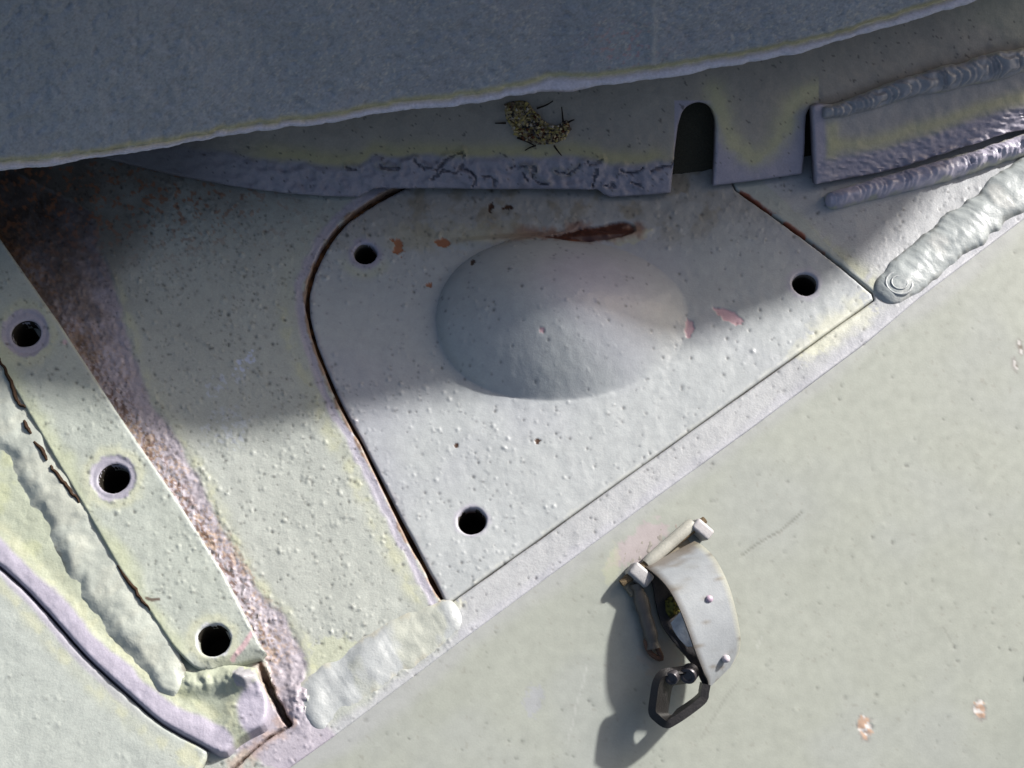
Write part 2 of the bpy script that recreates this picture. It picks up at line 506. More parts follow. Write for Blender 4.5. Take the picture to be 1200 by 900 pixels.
def deck_col(x, y, sd):
    n = fbm(x, y, 70, 4, 21); n2 = fbm(x, y, 9, 3, 22)
    c = np.tile(C_DECK, (len(x), 1)) * (1 + 0.05 * n + 0.03 * n2)[:, None]
    # right of the cover plate, and the strip along the edge, the paint is greyer
    strip = inside_poly(x, y, [(526, 700), (1030, 340), (1500, 30), (1500, 60), (545, 770)])
    rightp = inside_poly(x, y, [(862, 180), (1030, 346), (1500, 0), (1500, -300), (862, -300)])
    c = np.where((strip | rightp)[:, None], mix(c, A(193, 194, 197), 0.85), c)
    # lavender primer band beside the bar
    yd = dist_line(x, y, YEL) + 4 * fbm(x, y, 22, 3, 23)
    band = inside_poly(x, y, LBAND)
    k = np.where(band, sst(1, 9, yd), 0)
    c = mix(c, A(188, 180, 188) * (1 + 0.07 * n2)[:, None], k)
    halo = np.where(band, np.exp(-(yd / 5) ** 2), np.exp(-(np.maximum(yd, 0) / (9 + 4 * n)) ** 2))
    c = mix(c, C_YEL, 0.7 * halo * sst(285, 360, y) * (0.35 + 0.65 * sst(-0.25, 0.35, fbm(x, y, 15, 3, 500))))
    # rust that eats along the bar
    br = dist_line(x, y, BAR_R) + 6 * fbm(x, y, 30, 3, 24)
    r = sst(58, 4, br) * sst(0.22, 0.36, fbm(x, y, 3.2, 3, 25) + 0.75 * fbm(x, y, 38, 2, 26))
    r = r * np.where(band | (br < 8), 1, 0.15)
    c = mix(c, C_RUSTL * (1 + 0.25 * fbm(x, y, 3, 2, 27))[:, None], r * 0.9)
    r2 = sst(30, 4, br) * sst(0.25, 0.4, fbm(x, y, 3.6, 3, 28) + .4 * fbm(x, y, 30, 2, 77)) * np.where(band, 1, 0.1)
    c = mix(c, A(122, 86, 64), r2 * 0.75)
    # brown stain under the skirt
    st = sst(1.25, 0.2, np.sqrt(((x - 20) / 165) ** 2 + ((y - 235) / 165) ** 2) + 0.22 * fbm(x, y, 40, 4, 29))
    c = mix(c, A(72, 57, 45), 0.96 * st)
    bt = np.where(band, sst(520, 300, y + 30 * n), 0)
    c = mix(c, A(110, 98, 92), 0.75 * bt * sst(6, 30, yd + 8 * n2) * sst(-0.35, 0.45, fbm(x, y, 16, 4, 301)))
    c = mix(c, A(146, 112, 84), 0.6 * bt * sst(60, 10, dist_line(x, y, BAR_R)) * sst(0.22, 0.4, fbm(x, y, 4.2, 3, 302) + .5 * fbm(x, y, 30, 2, 303)))
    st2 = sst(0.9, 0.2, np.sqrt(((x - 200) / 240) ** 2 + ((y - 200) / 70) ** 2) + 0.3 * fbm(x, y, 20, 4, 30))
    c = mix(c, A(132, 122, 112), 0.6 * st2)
    sp = sst(0.34, 0.5, fbm(x, y, 5, 2, 31)) * sst(430, 200, x) * sst(330, 230, y)
    c = mix(c, A(170, 112, 74), 0.7 * sp)
    # bands of older paint round the cover plate opening
    c = mix(c, A(150, 112, 84), 0.8 * np.where(x < 524, sst(8.5, 4.5, dist_line(x, y, SEAM_L) + 4 * fbm(x, y, 9, 3, 39)), 0))
    ls = dist_line(x, y, SEAM_L) + 3 * fbm(x, y, 20, 3, 32)
    left = x < 524
    c = mix(c, C_YEL, np.where(left, 0.75 * np.exp(-((ls - 26 - 4 * n) / 9) ** 2), 0) * (0.35 + 0.65 * sst(-0.25, 0.35, fbm(x, y, 15, 3, 500))) * sst(235, 340, y))
    c = mix(c, A(184, 180, 192), np.where(left, sst(19, 13, ls) * sst(5, 8, ls), 0))
    rs = dist_line(x, y, SEAM_R)
    c = mix(c, C_YEL * 0.93, np.where(rightp, np.exp(-((rs - 8) / 12) ** 2) * 0.75 * sst(-0.5, 0.5, n2 + 0.3), 0))
    rust = np.where(rightp | True, sst(5.5, 2.5, rs + 2.0 * fbm(x, y, 13, 3, 33)), 0) * (
        blotch(x, y, 887, 240, 22, 12, .6, 3) + blotch(x, y, 926, 268, 16, 10, .6, 4) + blotch(x, y, 961, 293, 9, 7, .6, 5))
    c = mix(c, C_RUSTO, rust)
    sb = dist_line(x, y, SEAM_B)
    pale = sst(24, 4, sb + 7 * fbm(x, y, 12, 3, 34)) * (blotch(x, y, 985, 385, 50, 38, -.6, 6) + 0.6 * blotch(x, y, 950, 412, 24, 16, -.6, 7) + 0.9 * blotch(x, y, 530, 712, 16, 12, 0, 8))
    c = mix(c, A(226, 226, 206), 0.85 * pale)
    # the deck edge: worn, paler line
    ed = dist_line(x, y, HULL_EDGE)
    c = mix(c, A(198, 198, 206), 0.6 * sst(16, 3, ed + 4 * fbm(x, y, 20, 3, 35)))
    # scuffed white specks
    sc = sst(0.2, 0.34, fbm(x, y, 4, 2, 36)) * (blotch(x, y, 288, 424, 15, 8, -.6, 9, .3) + 0.55 * blotch(x, y, 262, 450, 28, 12, -.5, 10) + 0.35 * blotch(x, y, 270, 500, 30, 22, 0, 11))
    c = mix(c, A(212, 220, 240), sc)
    # bottom corner: lavender and rust
    lv = sst(1.1, 0.75, np.sqrt(((x - 335) / 62) ** 2 + ((y - 862) / 44) ** 2) + 0.25 * fbm(x, y, 18, 3, 37))
    c = mix(c, A(188, 180, 192), 0.9 * lv)
    cr = np.minimum(dist_line(x, y, CRACK), dist_line(x, y, CRACK2) + 2.2)
    c = mix(c, A(200, 172, 156), 0.6 * sst(15, 3, cr + 8 * fbm(x, y, 10, 3, 38)))
    c = mix(c, A(70, 44, 26), sst(4.5, 2.0, cr + 1.6 * fbm(x, y, 9, 3, 17)))
    yl = blotch(x, y, 392, 770, 30, 22, 0, 12) * 0.3
    c = mix(c, A(216, 220, 168), yl)
    c = mix(c, C_BLACK, 0.75 * np.clip(look(PIT, x, y), 0, 1))
    return c


def lift(z, relief):
    def f(x, y, sd):
        P = W(x, y, z)
        P[:, 2] += relief(x, y, sd)
        return P
    return f


# ------------------------------------------------------------------ hull
hull = thing("armoured_hull", "pale grey-green hull with pimpled deck, rusty band and sloping side below the seam", "vehicle hull", W(600., 450., -60.))
DECK = np.vstack([[(-280, 30), (-185, 30)], BAR_R[1:] + np.array([-26, 12]), [(262, 800), (236, 905), (160, 1033)],
                  [(40, 1122)], HULL_EDGE[1:], [(1480, -240), (-280, -240)]])
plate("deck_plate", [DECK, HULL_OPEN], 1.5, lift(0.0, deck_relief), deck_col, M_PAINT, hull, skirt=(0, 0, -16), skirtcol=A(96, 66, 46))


def side_pos(x, y, sd):
    P = WS(x, y, 0.0)
    h = 0.6 * fbm(x, y, 200, 2, 41) + 0.05 * fbm(x, y, 9, 3, 42) + 0.8 * look(BUMP, x, y) - 0.8 * look(PIT, x, y)
    for cx, cy, r in ((1014, 851, 10), (1148, 832, 8)):
        d = np.hypot(x - cx, y - cy)
        h = h + 1.0 * sst(r + 3, r - 1, d) * fbm(x, y, 5, 2, 43)
    sc = dist_line(x, y, SCR1)
    h = h - 0.6 * sst(1.6, 0.4, sc)
    return P + SN * (h - 0.6)[:, None]


SCR1 = np.array([(868, 652), (884, 640), (902, 629), (916, 622), (940, 600)], float)


_rs = np.random.default_rng(21)
SCRS = []
for _ in range(26):
    p0 = np.array([_rs.uniform(600, 1250), _rs.uniform(450, 920)]); an = _rs.normal(-0.65, 0.5) if _ % 2 else _rs.normal(1.5, .25)
    SCRS.append(np.array([p0, p0 + _rs.uniform(15, 110) * np.array([math.cos(an), math.sin(an)])]))


def side_col(x, y, sd):
    n = fbm(x, y, 120, 4, 45); n2 = fbm(x, y, 7, 3, 46)
    c = np.tile(C_SIDE, (len(x), 1)) * (1 + 0.035 * n + 0.02 * n2)[:, None]
    c = mix(c, A(176, 180, 177), 0.4 * sst(0.0, 0.8, fbm(x, y, 150, 3, 47)))
    ed = dist_line(x, y, HULL_EDGE)
    c = mix(c, A(190, 190, 196), 0.35 * sst(26, 4, ed + 10 * n))
    c = mix(c, A(176, 178, 186), 0.6 * blotch(x, y, 625, 824, 12, 16, 0, 48))
    for i, (cx, cy, rx, ry) in enumerate(((1014, 850, 7, 11), (1148, 831, 6, 9), (1014, 863, 3, 4), (1152, 838, 3, 3), (1196, 408, 2, 8), (1190, 428, 1.5, 6))):
        m = blotch(x, y, cx, cy, rx, ry, -.2, 50 + i, .35)
        ring = blotch(x, y, cx, cy, rx + 2.5, ry + 2.5, -.2, 50 + i, .35)
        c = mix(c, A(150, 144, 140), 0.6 * ring)
        c = mix(c, mix(np.tile(A(206, 174, 150) if i < 4 else A(128, 120, 106), (len(x), 1)), A(226, 222, 218), sst(0, .3, fbm(x, y, 4, 2, 60 + i))), m)
    c = mix(c, A(118, 118, 108), 0.55 * sst(1.7, 0.5, dist_line(x, y, SCR1)))
    for i in range(26):
        q = SCRS[i]
        c = mix(c, A(206, 208, 202) if i % 3 else A(138, 138, 130), (0.10 + 0.25 * (i % 5 == 0)) * sst(1.6, 0.5, dist_line(x + 2 * fbm(x, y, 30, 2, 300 + i), y, q)))
    c = mix(c, A(150, 146, 136), 0.35 * sst(0.9, 1.0, fbm(x, y, 5, 2, 299)))
    # scuffed patch round the latch
    pk = blotch(x, y, 745, 640, 38, 17, -.6, 70, .35)
    c = mix(c, A(196, 182, 184), 0.75 * pk)
    c = mix(c, A(203, 205, 172), 0.4 * blotch(x, y, 718, 662, 8, 20, .2, 71, .3))
    c = mix(c, A(190, 176, 158), 0.5 * blotch(x, y, 772, 770, 22, 22, .2, 72, .4))
    c = mix(c, C_BLACK, 0.7 * np.clip(look(PIT, x, y), 0, 1))
    return c


plate("side_plate", [np.vstack([HULL_EDGE, [(1480, 1180), (40, 1180)]])], 2.6, side_pos, side_col, M_SIDE, hull, skirt=tuple(-SN * 20))

# rusty ledge that shows at the bottom of the open joints
LED_O = offset(COVER, sgn * np.full(len(COVER), 20.)); LED_I = offset(COVER, -sgn * np.full(len(COVER), 18.))
plate("rebate_ledge", [LED_O, LED_I], 5, lift(-11, lambda x, y, sd: 2.2 * fbm(x, y, 8, 3, 80)),
      lambda x, y, sd: mix(np.tile(A(74, 50, 34), (len(x), 1)), A(140, 96, 60), sst(0.0, 0.5, fbm(x, y, 8, 3, 81))), M_RUST, hull)
# underneath: dark rusty floor of the well below bar and panels
qp = [(-330, -300), (1100, -300), (1100, 200), (300, 860), (60, 1040), (-330, 1040)]
V = np.array([W(float(a), float(b), -75.) for a, b in qp])
put("well_floor", V, [tuple(range(len(qp)))[::-1]], np.tile(A(60, 42, 30), (len(qp), 1)), M_RUST, hull, sharp=0)


# ------------------------------------------------------------------ weld beads
def bead(name, path, width, height, zf, nrm, mat, parent, colf, ripple=6.0, ramp=0.25, curve=0.8, rough=0.12, seed=1, ds=1.6, nc=26, taper=(1, 1), side=False, wob=0.15, pw=0.45, rs=17., shelf=0.0):
    p = smooth(path, ds)
    C0 = np.array([WS(q[0], q[1], 0.) if side else W(q[0], q[1], zf(q[0], q[1])) for q in p])
    seg = np.r_[0, np.cumsum(np.linalg.norm(np.diff(C0, axis=0), axis=1))]
    T = np.gradient(C0, axis=0); T /= np.linalg.norm(T, axis=1)[:, None]
    n = np.asarray(nrm, float); n = n / np.linalg.norm(n)
    Bn = np.cross(n, T); Bn /= np.linalg.norm(Bn, axis=1)[:, None]
    Ltot = seg[-1]
    w = np.interp(seg / Ltot, np.linspace(0, 1, len(np.atleast_1d(width))), np.atleast_1d(width)) / 2
    w = w * (1 + wob * fbm(seg, seg * 0 + seed * 31, 24, 3, seed))
    e0 = np.sqrt(np.clip(1 - (1 - np.clip(seg / (w * taper[0] + 1e-6), 0, 1)) ** 2, 0, 1)) if taper[0] else np.ones_like(seg)
    e1 = np.sqrt(np.clip(1 - (1 - np.clip((Ltot - seg) / (w * taper[1] + 1e-6), 0, 1)) ** 2, 0, 1)) if taper[1] else np.ones_like(seg)
    ee = e0 * e1
    c = np.linspace(-1, 1, nc)
    Sg, Cg = np.meshgrid(seg, c, indexing='ij')
    wig = fbm(Sg, Cg * 0 + 3, 30, 2, seed + 3) * 2.2
    ph = Sg / ripple + curve * Cg * Cg * w[:, None] / ripple + wig
    fr = ph - np.floor(ph)
    idx = np.floor(ph)
    saw = np.where(fr < 0.8, fr / 0.8, (1 - fr) / 0.2)
    rh = 0.5 + 0.8 * hsh(idx, idx * 0, seed + 9)
    prof = np.clip(1 - Cg ** 2, 0, 1) ** pw
    H = height * prof * ee[:, None] * (1 + ramp * rh * (saw - 0.5)) + rough * height * fbm(Sg, Cg * w[:, None], rs, 3, seed + 5) * prof ** 0.5 * ee[:, None]
    H = H - 2.0 + shelf * sst(-1.0, -0.3, Cg + 0.25 * fbm(Sg, Cg * 8, 26, 3, seed + 11)) * ee[:, None]
    wl = (w * (0.25 + 0.75 * ee))[:, None] * Cg * (1 + 0.06 * fbm(Sg, Cg * 9, 16, 2, seed + 7))
    V = C0[:, None, :] + Bn[:, None, :] * wl[..., None] + n * H[..., None]
    cols = colf(Sg, Cg, saw, H)
    m, k = Sg.shape
    I = np.arange(m * k).reshape(m, k)
    q = np.stack([I[:-1, :-1], I[1:, :-1], I[1:, 1:], I[:-1, 1:]], -1).reshape(-1, 4)
    return put(name, V.reshape(-1, 3), q, cols.reshape(-1, 3), mat, parent, sharp=0)


def paintcol(base, hollow=None, edge=None, es=0.2, seed=1, patch=None):
    def f(s, c, saw, H):
        n = fbm(s, c * 20, 22, 3, seed)
        col = np.tile(base, s.shape + (1,)) * (1 + 0.07 * n)[..., None]
        if patch is not None: col = mix(col, patch, sst(0.05, 0.5, fbm(s, c * 16, 30, 3, seed + 2)))
        if hollow is not None: col = mix(col, hollow, 0.5 * sst(0.25, 0.0, saw))
        if edge is not None: col = mix(col, edge, 0.75 * sst(1 - es, 1.0, np.abs(c) + 0.25 * fbm(s, c * 6, 9, 3, seed + 4)))
        return col
    return f


UPV = np.array([0, 0, 1.0])
bead("weld_bead", [(352, 838), (395, 806), (450, 768), (500, 738), (540, 716)], [66, 62, 60, 56, 44], 7, lambda x, y: 0.0, (0, 0, 1), M_WELD, hull,
     paintcol(A(193, 197, 197), None, A(203, 200, 184), 0.2, 91, A(199, 202, 190)), ripple=70, ramp=0.04, rough=0.5, rs=42., curve=-0.35, seed=4, taper=(0.5, 0.7), pw=1.0, wob=0.05)
ringparent = bead("weld_bead", [(1030, 350), (1058, 327), (1100, 292), (1150, 252), (1200, 214), (1290, 145), (1400, 60)], [44, 54, 58, 58, 58, 56, 56], 11, lambda x, y: 0.0, (0, 0, 1), M_WELD, hull,
     paintcol(A(186, 192, 191), None, A(140, 142, 138), 0.16, 95, A(206, 208, 204)), ripple=44, ramp=0.05, rough=0.2, rs=30., curve=0.7, seed=8, taper=(1.0, 0.2), pw=0.6)
# the crater where that weld was broken off
a = np.linspace(0, 2 * np.pi, 40)
cc0 = W(1054., 331., 8.0)
for r, rr in ((15, 1.8), (9, 1.2)):
    ring = np.stack([cc0[0] + r * 1.05 * np.cos(a), cc0[1] + r * np.sin(a), cc0[2] - (2 if r > 10 else 0) + 0 * a], -1)
    tube("weld_ring", ring, rr, A(192, 196, 196), M_WELD, ringparent, 8)
bead("weld_bead", [(968, 238), (1000, 229), (1060, 213), (1130, 193), (1200, 170), (1300, 134), (1420, 85)], [24, 27, 27, 28, 30, 30], 19, lambda x, y: 3.0, (0, -0.25, 1), M_WELD, hull,
     paintcol(A(203, 197, 213), None, A(206, 206, 178), 0.25, 99), ripple=9, ramp=0.16, rough=0.2, curve=0.7, seed=15, taper=(0.8, 0.2))

# ------------------------------------------------------------------ cover plate with its bulge
cover = thing("cover_plate", "bluish grey cover plate with a round bulge and three bolt holes", "cover plate", W(690., 430., 0.))
HOLES_C = [(428, 297, 14.0), (943, 333, 15.0), (553, 610, 15.5)]


def dome(x, y):
    u = np.clip((x - 660) / 148.0, -1.3, 1.3); v = np.clip((y - 375) / 95.0, -1.3, 1.3)
    uu = u - 0.16 * (1 - u * u) * np.clip(1.2 - v * v, 0, 2); uu = u + 0.10 * (1 - u * u)
    r2 = np.clip((np.abs(uu) ** 2.1 + np.abs(v) ** 2.1) ** (2 / 2.1), 0, 2)
    p = np.clip(1.02 + 0.42 * u + 0.16 * v, 0.5, 2.2)
    core = np.clip(1 - r2, 0, 1) ** p
    soft = np.exp(-2.2 * r2) * sst(1.45, 0.7, r2)
    return 65 * (0.74 * core + 0.26 * soft)


def rust_gash(x, y):
    u = (x - 690) / 58.0
    mid = 275 - 5.5 * u
    up = 11.0 * np.clip(1 - (u - 0.25) ** 2, 0, 1) + 4.5 * fbm(x, y, 17, 4, 101)
    lo = 9.0 * np.clip(1 - np.abs(u) ** 3, 0, 1) + 1.2 * fbm(x, y, 14, 3, 102)
    return sst(-1.5, 1.0, up - (mid - y)) * sst(-1.5, 1.0, lo - (y - mid)) * sst(1.02, 0.92, np.abs(u) + 0.06 * fbm(x, y, 12, 2, 103))


CHIPS = [(466, 289, 9, 8, .4, 1), (516, 283, 13, 5, .1, 1), (594, 243, 6, 3, 0, 2), (575, 243, 3, 5, 0, 2), (855, 371, 17, 5, .45, 3), (807, 386, 6, 8, 0, 3),
         (634, 411, 3.2, 2.6, 0, 3), (555, 317, 2.6, 5, 0, 2), (630, 518, 3, 3, 0, 2), (503, 334, 3, 2.5, 0, 1), (535, 522, 2.5, 2.5, 0, 2)]


def cover_relief(x, y, sd):
    h = 1.3 * fbm(x, y, 120, 3, 110) + 0.3 * fbm(x, y, 12, 3, 111) + look(BUMP, x, y) - 0.9 * look(PIT, x, y)
    top = sst(300, 262, y)
    h = h + top * 0.7 * fbm(x, y, 11, 3, 112)
    h = h + dome(x, y)
    # the sharp brow over the bulge
    br = sst(9, 0, np.abs(y - (287 - (x - 520) * 0.06))) * sst(515, 560, x) * sst(770, 720, x)
    h = h + 5.0 * br
    h = h - 3.2 * rust_gash(x, y) + 1.4 * rust_gash(x, y) * fbm(x * 0.35, y, 6, 3, 113)
    for i, (cx, cy, rx, ry, ro, k) in enumerate(CHIPS):
        h = h - 0.9 * blotch(x, y, cx, cy, rx, ry, ro, 120 + i, .55)
    return h + fillet(sd, 3.0)


def cover_col(x, y, sd):
    n = fbm(x, y, 90, 4, 130); n2 = fbm(x, y, 8, 3, 131)
    c = np.tile(C_COVER, (len(x), 1)) * (1 + 0.04 * n + 0.025 * n2)[:, None]
    c = mix(c, A(186, 186, 198), 0.4 * sst(-0.2, 0.7, fbm(x, y, 160, 3, 132)))
    c = mix(c, A(190, 186, 204), 0.55 * sst(1.2, 0.1, np.hypot((x - 692) / 85, (y - 340) / 60) + 0.2 * n))
    top = sst(305, 240, y + 12 * n)
    c = mix(c, A(168, 164, 156), 0.65 * top)
    c = mix(c, A(150, 138, 112), 0.6 * top * sst(0.05, 0.6, fbm(x, y, 26, 4, 133)))
    c = mix(c, A(186, 180, 150), 0.5 * sst(20, 6, np.abs(y - 277 - (x - 500) * -0.03) + 8 * n2) * sst(440, 470, x) * sst(640, 600, x))
    for hx, hy, r in HOLES_C:
        d = np.hypot((x - hx), (y - hy) * 1.1)
        c = mix(c, A(196, 192, 204) if hx > 430 else A(176, 170, 190), 0.8 * sst(r + 9, r + 2, d + 3 * n2))
        if hx < 430: c = mix(c, C_YEL * 0.95, 0.55 * np.exp(-((d - 27) / 6) ** 2) * sst(290, 310, y + 10 * n))
    # pale worn paint by the right corner of the lower joint
    sb = dist_line(x, y, SEAM_B)
    c = mix(c, A(226, 226, 206), 0.85 * sst(26, 4, sb + 8 * fbm(x, y, 12, 3, 34)) * (blotch(x, y, 992, 376, 44, 30, -.6, 6) + 0.6 * blotch(x, y, 950, 408, 26, 16, -.6, 7)))
    c = mix(c, C_WHITE, 0.35 * sst(7, 1, sb + 3 * n2))
    sl = dist_line(x, y, SEAM_L)
    c = mix(c, A(170, 160, 166), 0.45 * sst(9, 2, sl + 3 * n2))
    g = rust_gash(x, y)
    c = mix(c, A(206, 204, 178), 0.7 * blotch(x, y, 738, 276, 22, 11, -.2, 134) + 0.35 * blotch(x, y, 600, 279, 60, 8, 0, 135))
    c = mix(c, A(150, 106, 84), 0.75 * sst(15, 4, dist_line(x, y, np.array([(560, 279), (640, 277), (745, 272)])) + 7 * fbm(x, y, 12, 3, 136)) * sst(550, 640, x))
    c = mix(c, mix(np.tile(A(88, 50, 36), (len(x), 1)), A(150, 100, 76), 0.8 * sst(0.0, 0.7, fbm(x * 0.35, y, 7, 4, 137))), g)
    for i, (cx, cy, rx, ry, ro, k) in enumerate(CHIPS):
        c = mix(c, (C_RUSTO, C_RUSTD * 0.9, C_PINK)[k - 1] if k != 1 else A(176, 118, 84), blotch(x, y, cx, cy, rx, ry, ro, 120 + i, .55))
    c = mix(c, C_BLACK, 0.75 * np.clip(look(PIT, x, y), 0, 1))
    return c


plate("plate", [COVER_IN] + [circle_px(a_, b_, r_, 0.0) for a_, b_, r_ in HOLES_C], 1.35, lift(0.0, cover_relief), cover_col, M_GLOSS, cover, skirt=(0, 0, -14), skirtcol=A(104, 72, 50))


def hole(name, cx, cy, r, z, parent, wall, depth=62):
    c = W(float(cx), float(cy), z)
    u = np.array([1., 0, 0]); v = np.array([0, -1., 0])
    rings = [(c + [0, 0, d], u, v, r * k) for d, k in ((-2.4, 1.03), (-4, 1.0), (-12, .99), (-22, 1.0), (-40, .98), (-depth, .98))]
    V, Fc = lathe(rings, 28, True)
    Fc = [f[::-1] for f in Fc]
    z_ = V[:, 2] - z
    C = mix(np.tile(wall, (len(V), 1)), A(40, 34, 26), sst(-4, -13, z_))  # colour falls off with depth, the hole's shade painted in
    Fc[-1] = Fc[-1][::-1]
    return put(name, V, Fc, C, M_RUST, parent, sharp=60)


for a_, b_, r_ in HOLES_C:
    hole("bolt_hole", a_, b_, r_, 0.0, cover, A(120, 116, 108))

# ------------------------------------------------------------------ bar with three holes, welded to its base plate
flange = thing("bolting_flange", "pale green bar with three bolt holes, welded on a curved base plate", "flange", W(120., 620., 0.))
ZB, ZP, ZL = 20.0, 10.0, 8.0
BAR_L = np.array([(-150, 200), (0, 427), (60, 530), (100, 597), (140, 667), (180, 724), (203, 760)], float)
BAR = np.vstack([BAR_R[1:], [(310, 762), (304, 769)], smooth([(300, 770), (272, 778), (246, 784), (226, 780), (203, 758)], 5), BAR_L[::-1][1:], [(-250, 40), (-180, -20)]])
HOLES_B = [(30, 390, 16.5), (133, 560, 17.0), (250, 750, 17.5)]


BAR_END = np.array([(200, 760), (226, 783), (246, 787), (272, 781), (306, 768)], float)


def bar_relief(x, y, sd):
    h = 1.2 * fbm(x, y, 90, 3, 140) + 0.35 * fbm(x, y, 12, 3, 141) + look(BUMP, x, y) - 0.9 * look(PIT, x, y)
    end = dist_line(x, y, BAR_END)
    h = h - 12 * np.clip(1 - end / 15, 0, 1) ** 1.3 * sst(215, 260, x)
    for hx, hy, r in HOLES_B[:2]:
        h = h - 1.4 * sst(r + 11, r + 7, np.hypot(x - hx, y - hy))
    return h + fillet(sd, 3.0)


def bar_col(x, y, sd):
    n = fbm(x, y, 60, 4, 142); n2 = fbm(x, y, 8, 3, 143)
    c = np.tile(A(188, 194, 184), (len(x), 1)) * (1 + 0.05 * n + 0.025 * n2)[:, None]
    c = mix(c, A(214, 219, 176), 0.55 * sst(30, 5, dist_line(x, y, BAR_L) + 14 * n))
    for i, (hx, hy, r) in enumerate(HOLES_B):
        d = np.hypot(x - hx, y - hy) + 3 * n2
        k = (12, 10, 3)[i]
        c = mix(c, C_YEL, 0.6 * np.exp(-((d - r - k - 5) / 6) ** 2))
        c = mix(c, A(176, 171, 186) if i < 2 else A(220, 222, 226), 0.9 * sst(r + k + 2, r + k - 2, d))
    er = dist_line(x, y, BAR_R)
    c = mix(c, A(200, 206, 200), 0.5 * sst(9, 2, er))
    c = mix(c, C_PINK, 0.8 * sst(3.4, 1.8, dist_line(x, y, np.array([(295, 741), (284, 758), (272, 772)])) + 1.5 * n2))
    c = mix(c, C_PINK, 0.7 * sst(4, 2, np.hypot(x - 76, y - 401)))
    c = mix(c, A(92, 66, 52), 0.85 * sst(2.6, 1.2, dist_line(x, y, np.array([(172, 701), (178, 703), (186, 702)]))))
    c = mix(c, C_BLACK, 0.75 * np.clip(look(PIT, x, y), 0, 1))
    return c


plate("bar", [BAR] + [circle_px(a_, b_, r_, ZB) for a_, b_, r_ in HOLES_B], 1.5, lift(ZB, bar_relief), bar_col, M_PAINT, flange, skirt=(0, 0, -15), skirtcol=A(150, 152, 132))
for a_, b_, r_ in HOLES_B:
    hole("bolt_hole", a_, b_, r_, ZB, flange, A(58, 54, 46), 60)

SEAM_P = smooth([(-260, 440), (-130, 560), (0, 664), (50, 712), (100, 768), (150, 814), (190, 848), (246, 879)])
BASE = np.vstack([SEAM_P + np.array([0.9, -0.9]), smooth([(256, 883), (266, 882), (280, 868), (296, 858), (311, 849), (315, 830), (312, 812), (304, 796), (300, 783)], 5), [(270, 778), (232, 775), (208, 752), (162, 655), (102, 548), (20, 405), (-150, 160), (-260, 60)]])


def base_relief(x, y, sd):
    h = 1.2 * fbm(x, y, 60, 3, 150) + 0.5 * fbm(x, y, 10, 3, 151) + look(BUMP, x, y) - 0.8 * look(PIT, x, y)
    ds = dist_line(x, y, SEAM_P)
    h = h + 3.0 * sst(40, 14, ds)
    h = h + 7 * sst(62, 25, np.hypot(x - 305, y - 830)) 
    h = h + 12 * np.exp(-(((x - 285) / 22) ** 2 + ((y - 797) / 13) ** 2)) * (1 + .4 * fbm(x, y, 10, 3, 152))
    h = h + 9 * np.exp(-(((x - 240) / 36) ** 2 + ((y - 800) / 13) ** 2)) * (1 + .4 * fbm(x, y, 14, 3, 153))
    return h + fillet(sd, 5.0)


def base_col(x, y, sd):
    n = fbm(x, y, 40, 4, 154); n2 = fbm(x, y, 8, 3, 155)
    c = np.tile(A(196, 202, 180), (len(x), 1)) * (1 + 0.05 * n + 0.03 * n2)[:, None]
    ds = np.minimum(dist_line(x, y, SEAM_P) - 8 * sst(150, 250, x), np.hypot(x - 318, y - 835) - 14) + 4 * n
    c = mix(c, C_YEL, 0.75 * np.exp(-((ds - 32) / 9) ** 2) * (0.35 + 0.65 * sst(-0.25, 0.35, fbm(x, y, 15, 3, 500))))
    c = mix(c, A(193, 187, 202), sst(27, 20, ds))
    c = mix(c, A(214, 218, 172), 0.5 * sst(0, .5, n) * sst(30, 40, ds))
    c = mix(c, A(178, 174, 186), 0.8 * blotch(x, y, 290, 796, 14, 14, 0, 156))
    c = mix(c, C_BLACK, 0.7 * np.clip(look(PIT, x, y), 0, 1))
    return c


plate("base_plate", [BASE], 1.8, lift(ZP, base_relief), base_col, M_PAINT, flange, skirt=(3, -8, -24), skirtcol=A(134, 128, 134))
bead("weld_bead", [(-150, 245), (-60, 385), (-5, 475), (45, 545), (75, 600), (105, 655), (135, 700), (165, 745), (200, 795), (214, 806)], [40, 46, 54, 58, 58, 60, 62, 64, 56, 36], 3.0, lambda x, y: ZP + 1.5, (-0.03, -0.02, 1), M_WELD, flange,
     paintcol(A(205, 210, 198), None, A(178, 172, 152), 0.10, 160, A(208, 211, 197)), ripple=55, ramp=0.08, rough=0.8, rs=26., curve=0.5, seed=21, taper=(0, 0.9), wob=0.12, pw=1.0, shelf=5.5)
# broken paint along the joint between bar and weld
for pts in ([(0, 420), (12, 447), (20, 470), (30, 478)], [(28, 492), (34, 506), (36, 508)], [(40, 517), (50, 528), (54, 538)], [(58, 545), (72, 562), (92, 588)], [(138, 664), (160, 694), (176, 716)]):
    p = smooth(pts, 3)
    p = p + np.stack([fbm(p[:, 0], p[:, 1], 5, 2, 5), fbm(p[:, 0], p[:, 1], 5, 2, 6)], -1) * 1.5
    tube("crack", W(p[:, 0], p[:, 1], ZB - 1.5), 1.2 + 1.4 * np.abs(np.sin(np.linspace(0.2, 3, len(p)))), A(70, 52, 38), M_RUST, flange, 6)

# ------------------------------------------------------------------ neighbouring panel, lower left
PANEL = np.vstack([SEAM_P[:-1] + np.array([-1.2, 1.2]), [(244, 881), (241, 890), (232, 905), (170, 1010), (-260, 1010)]])


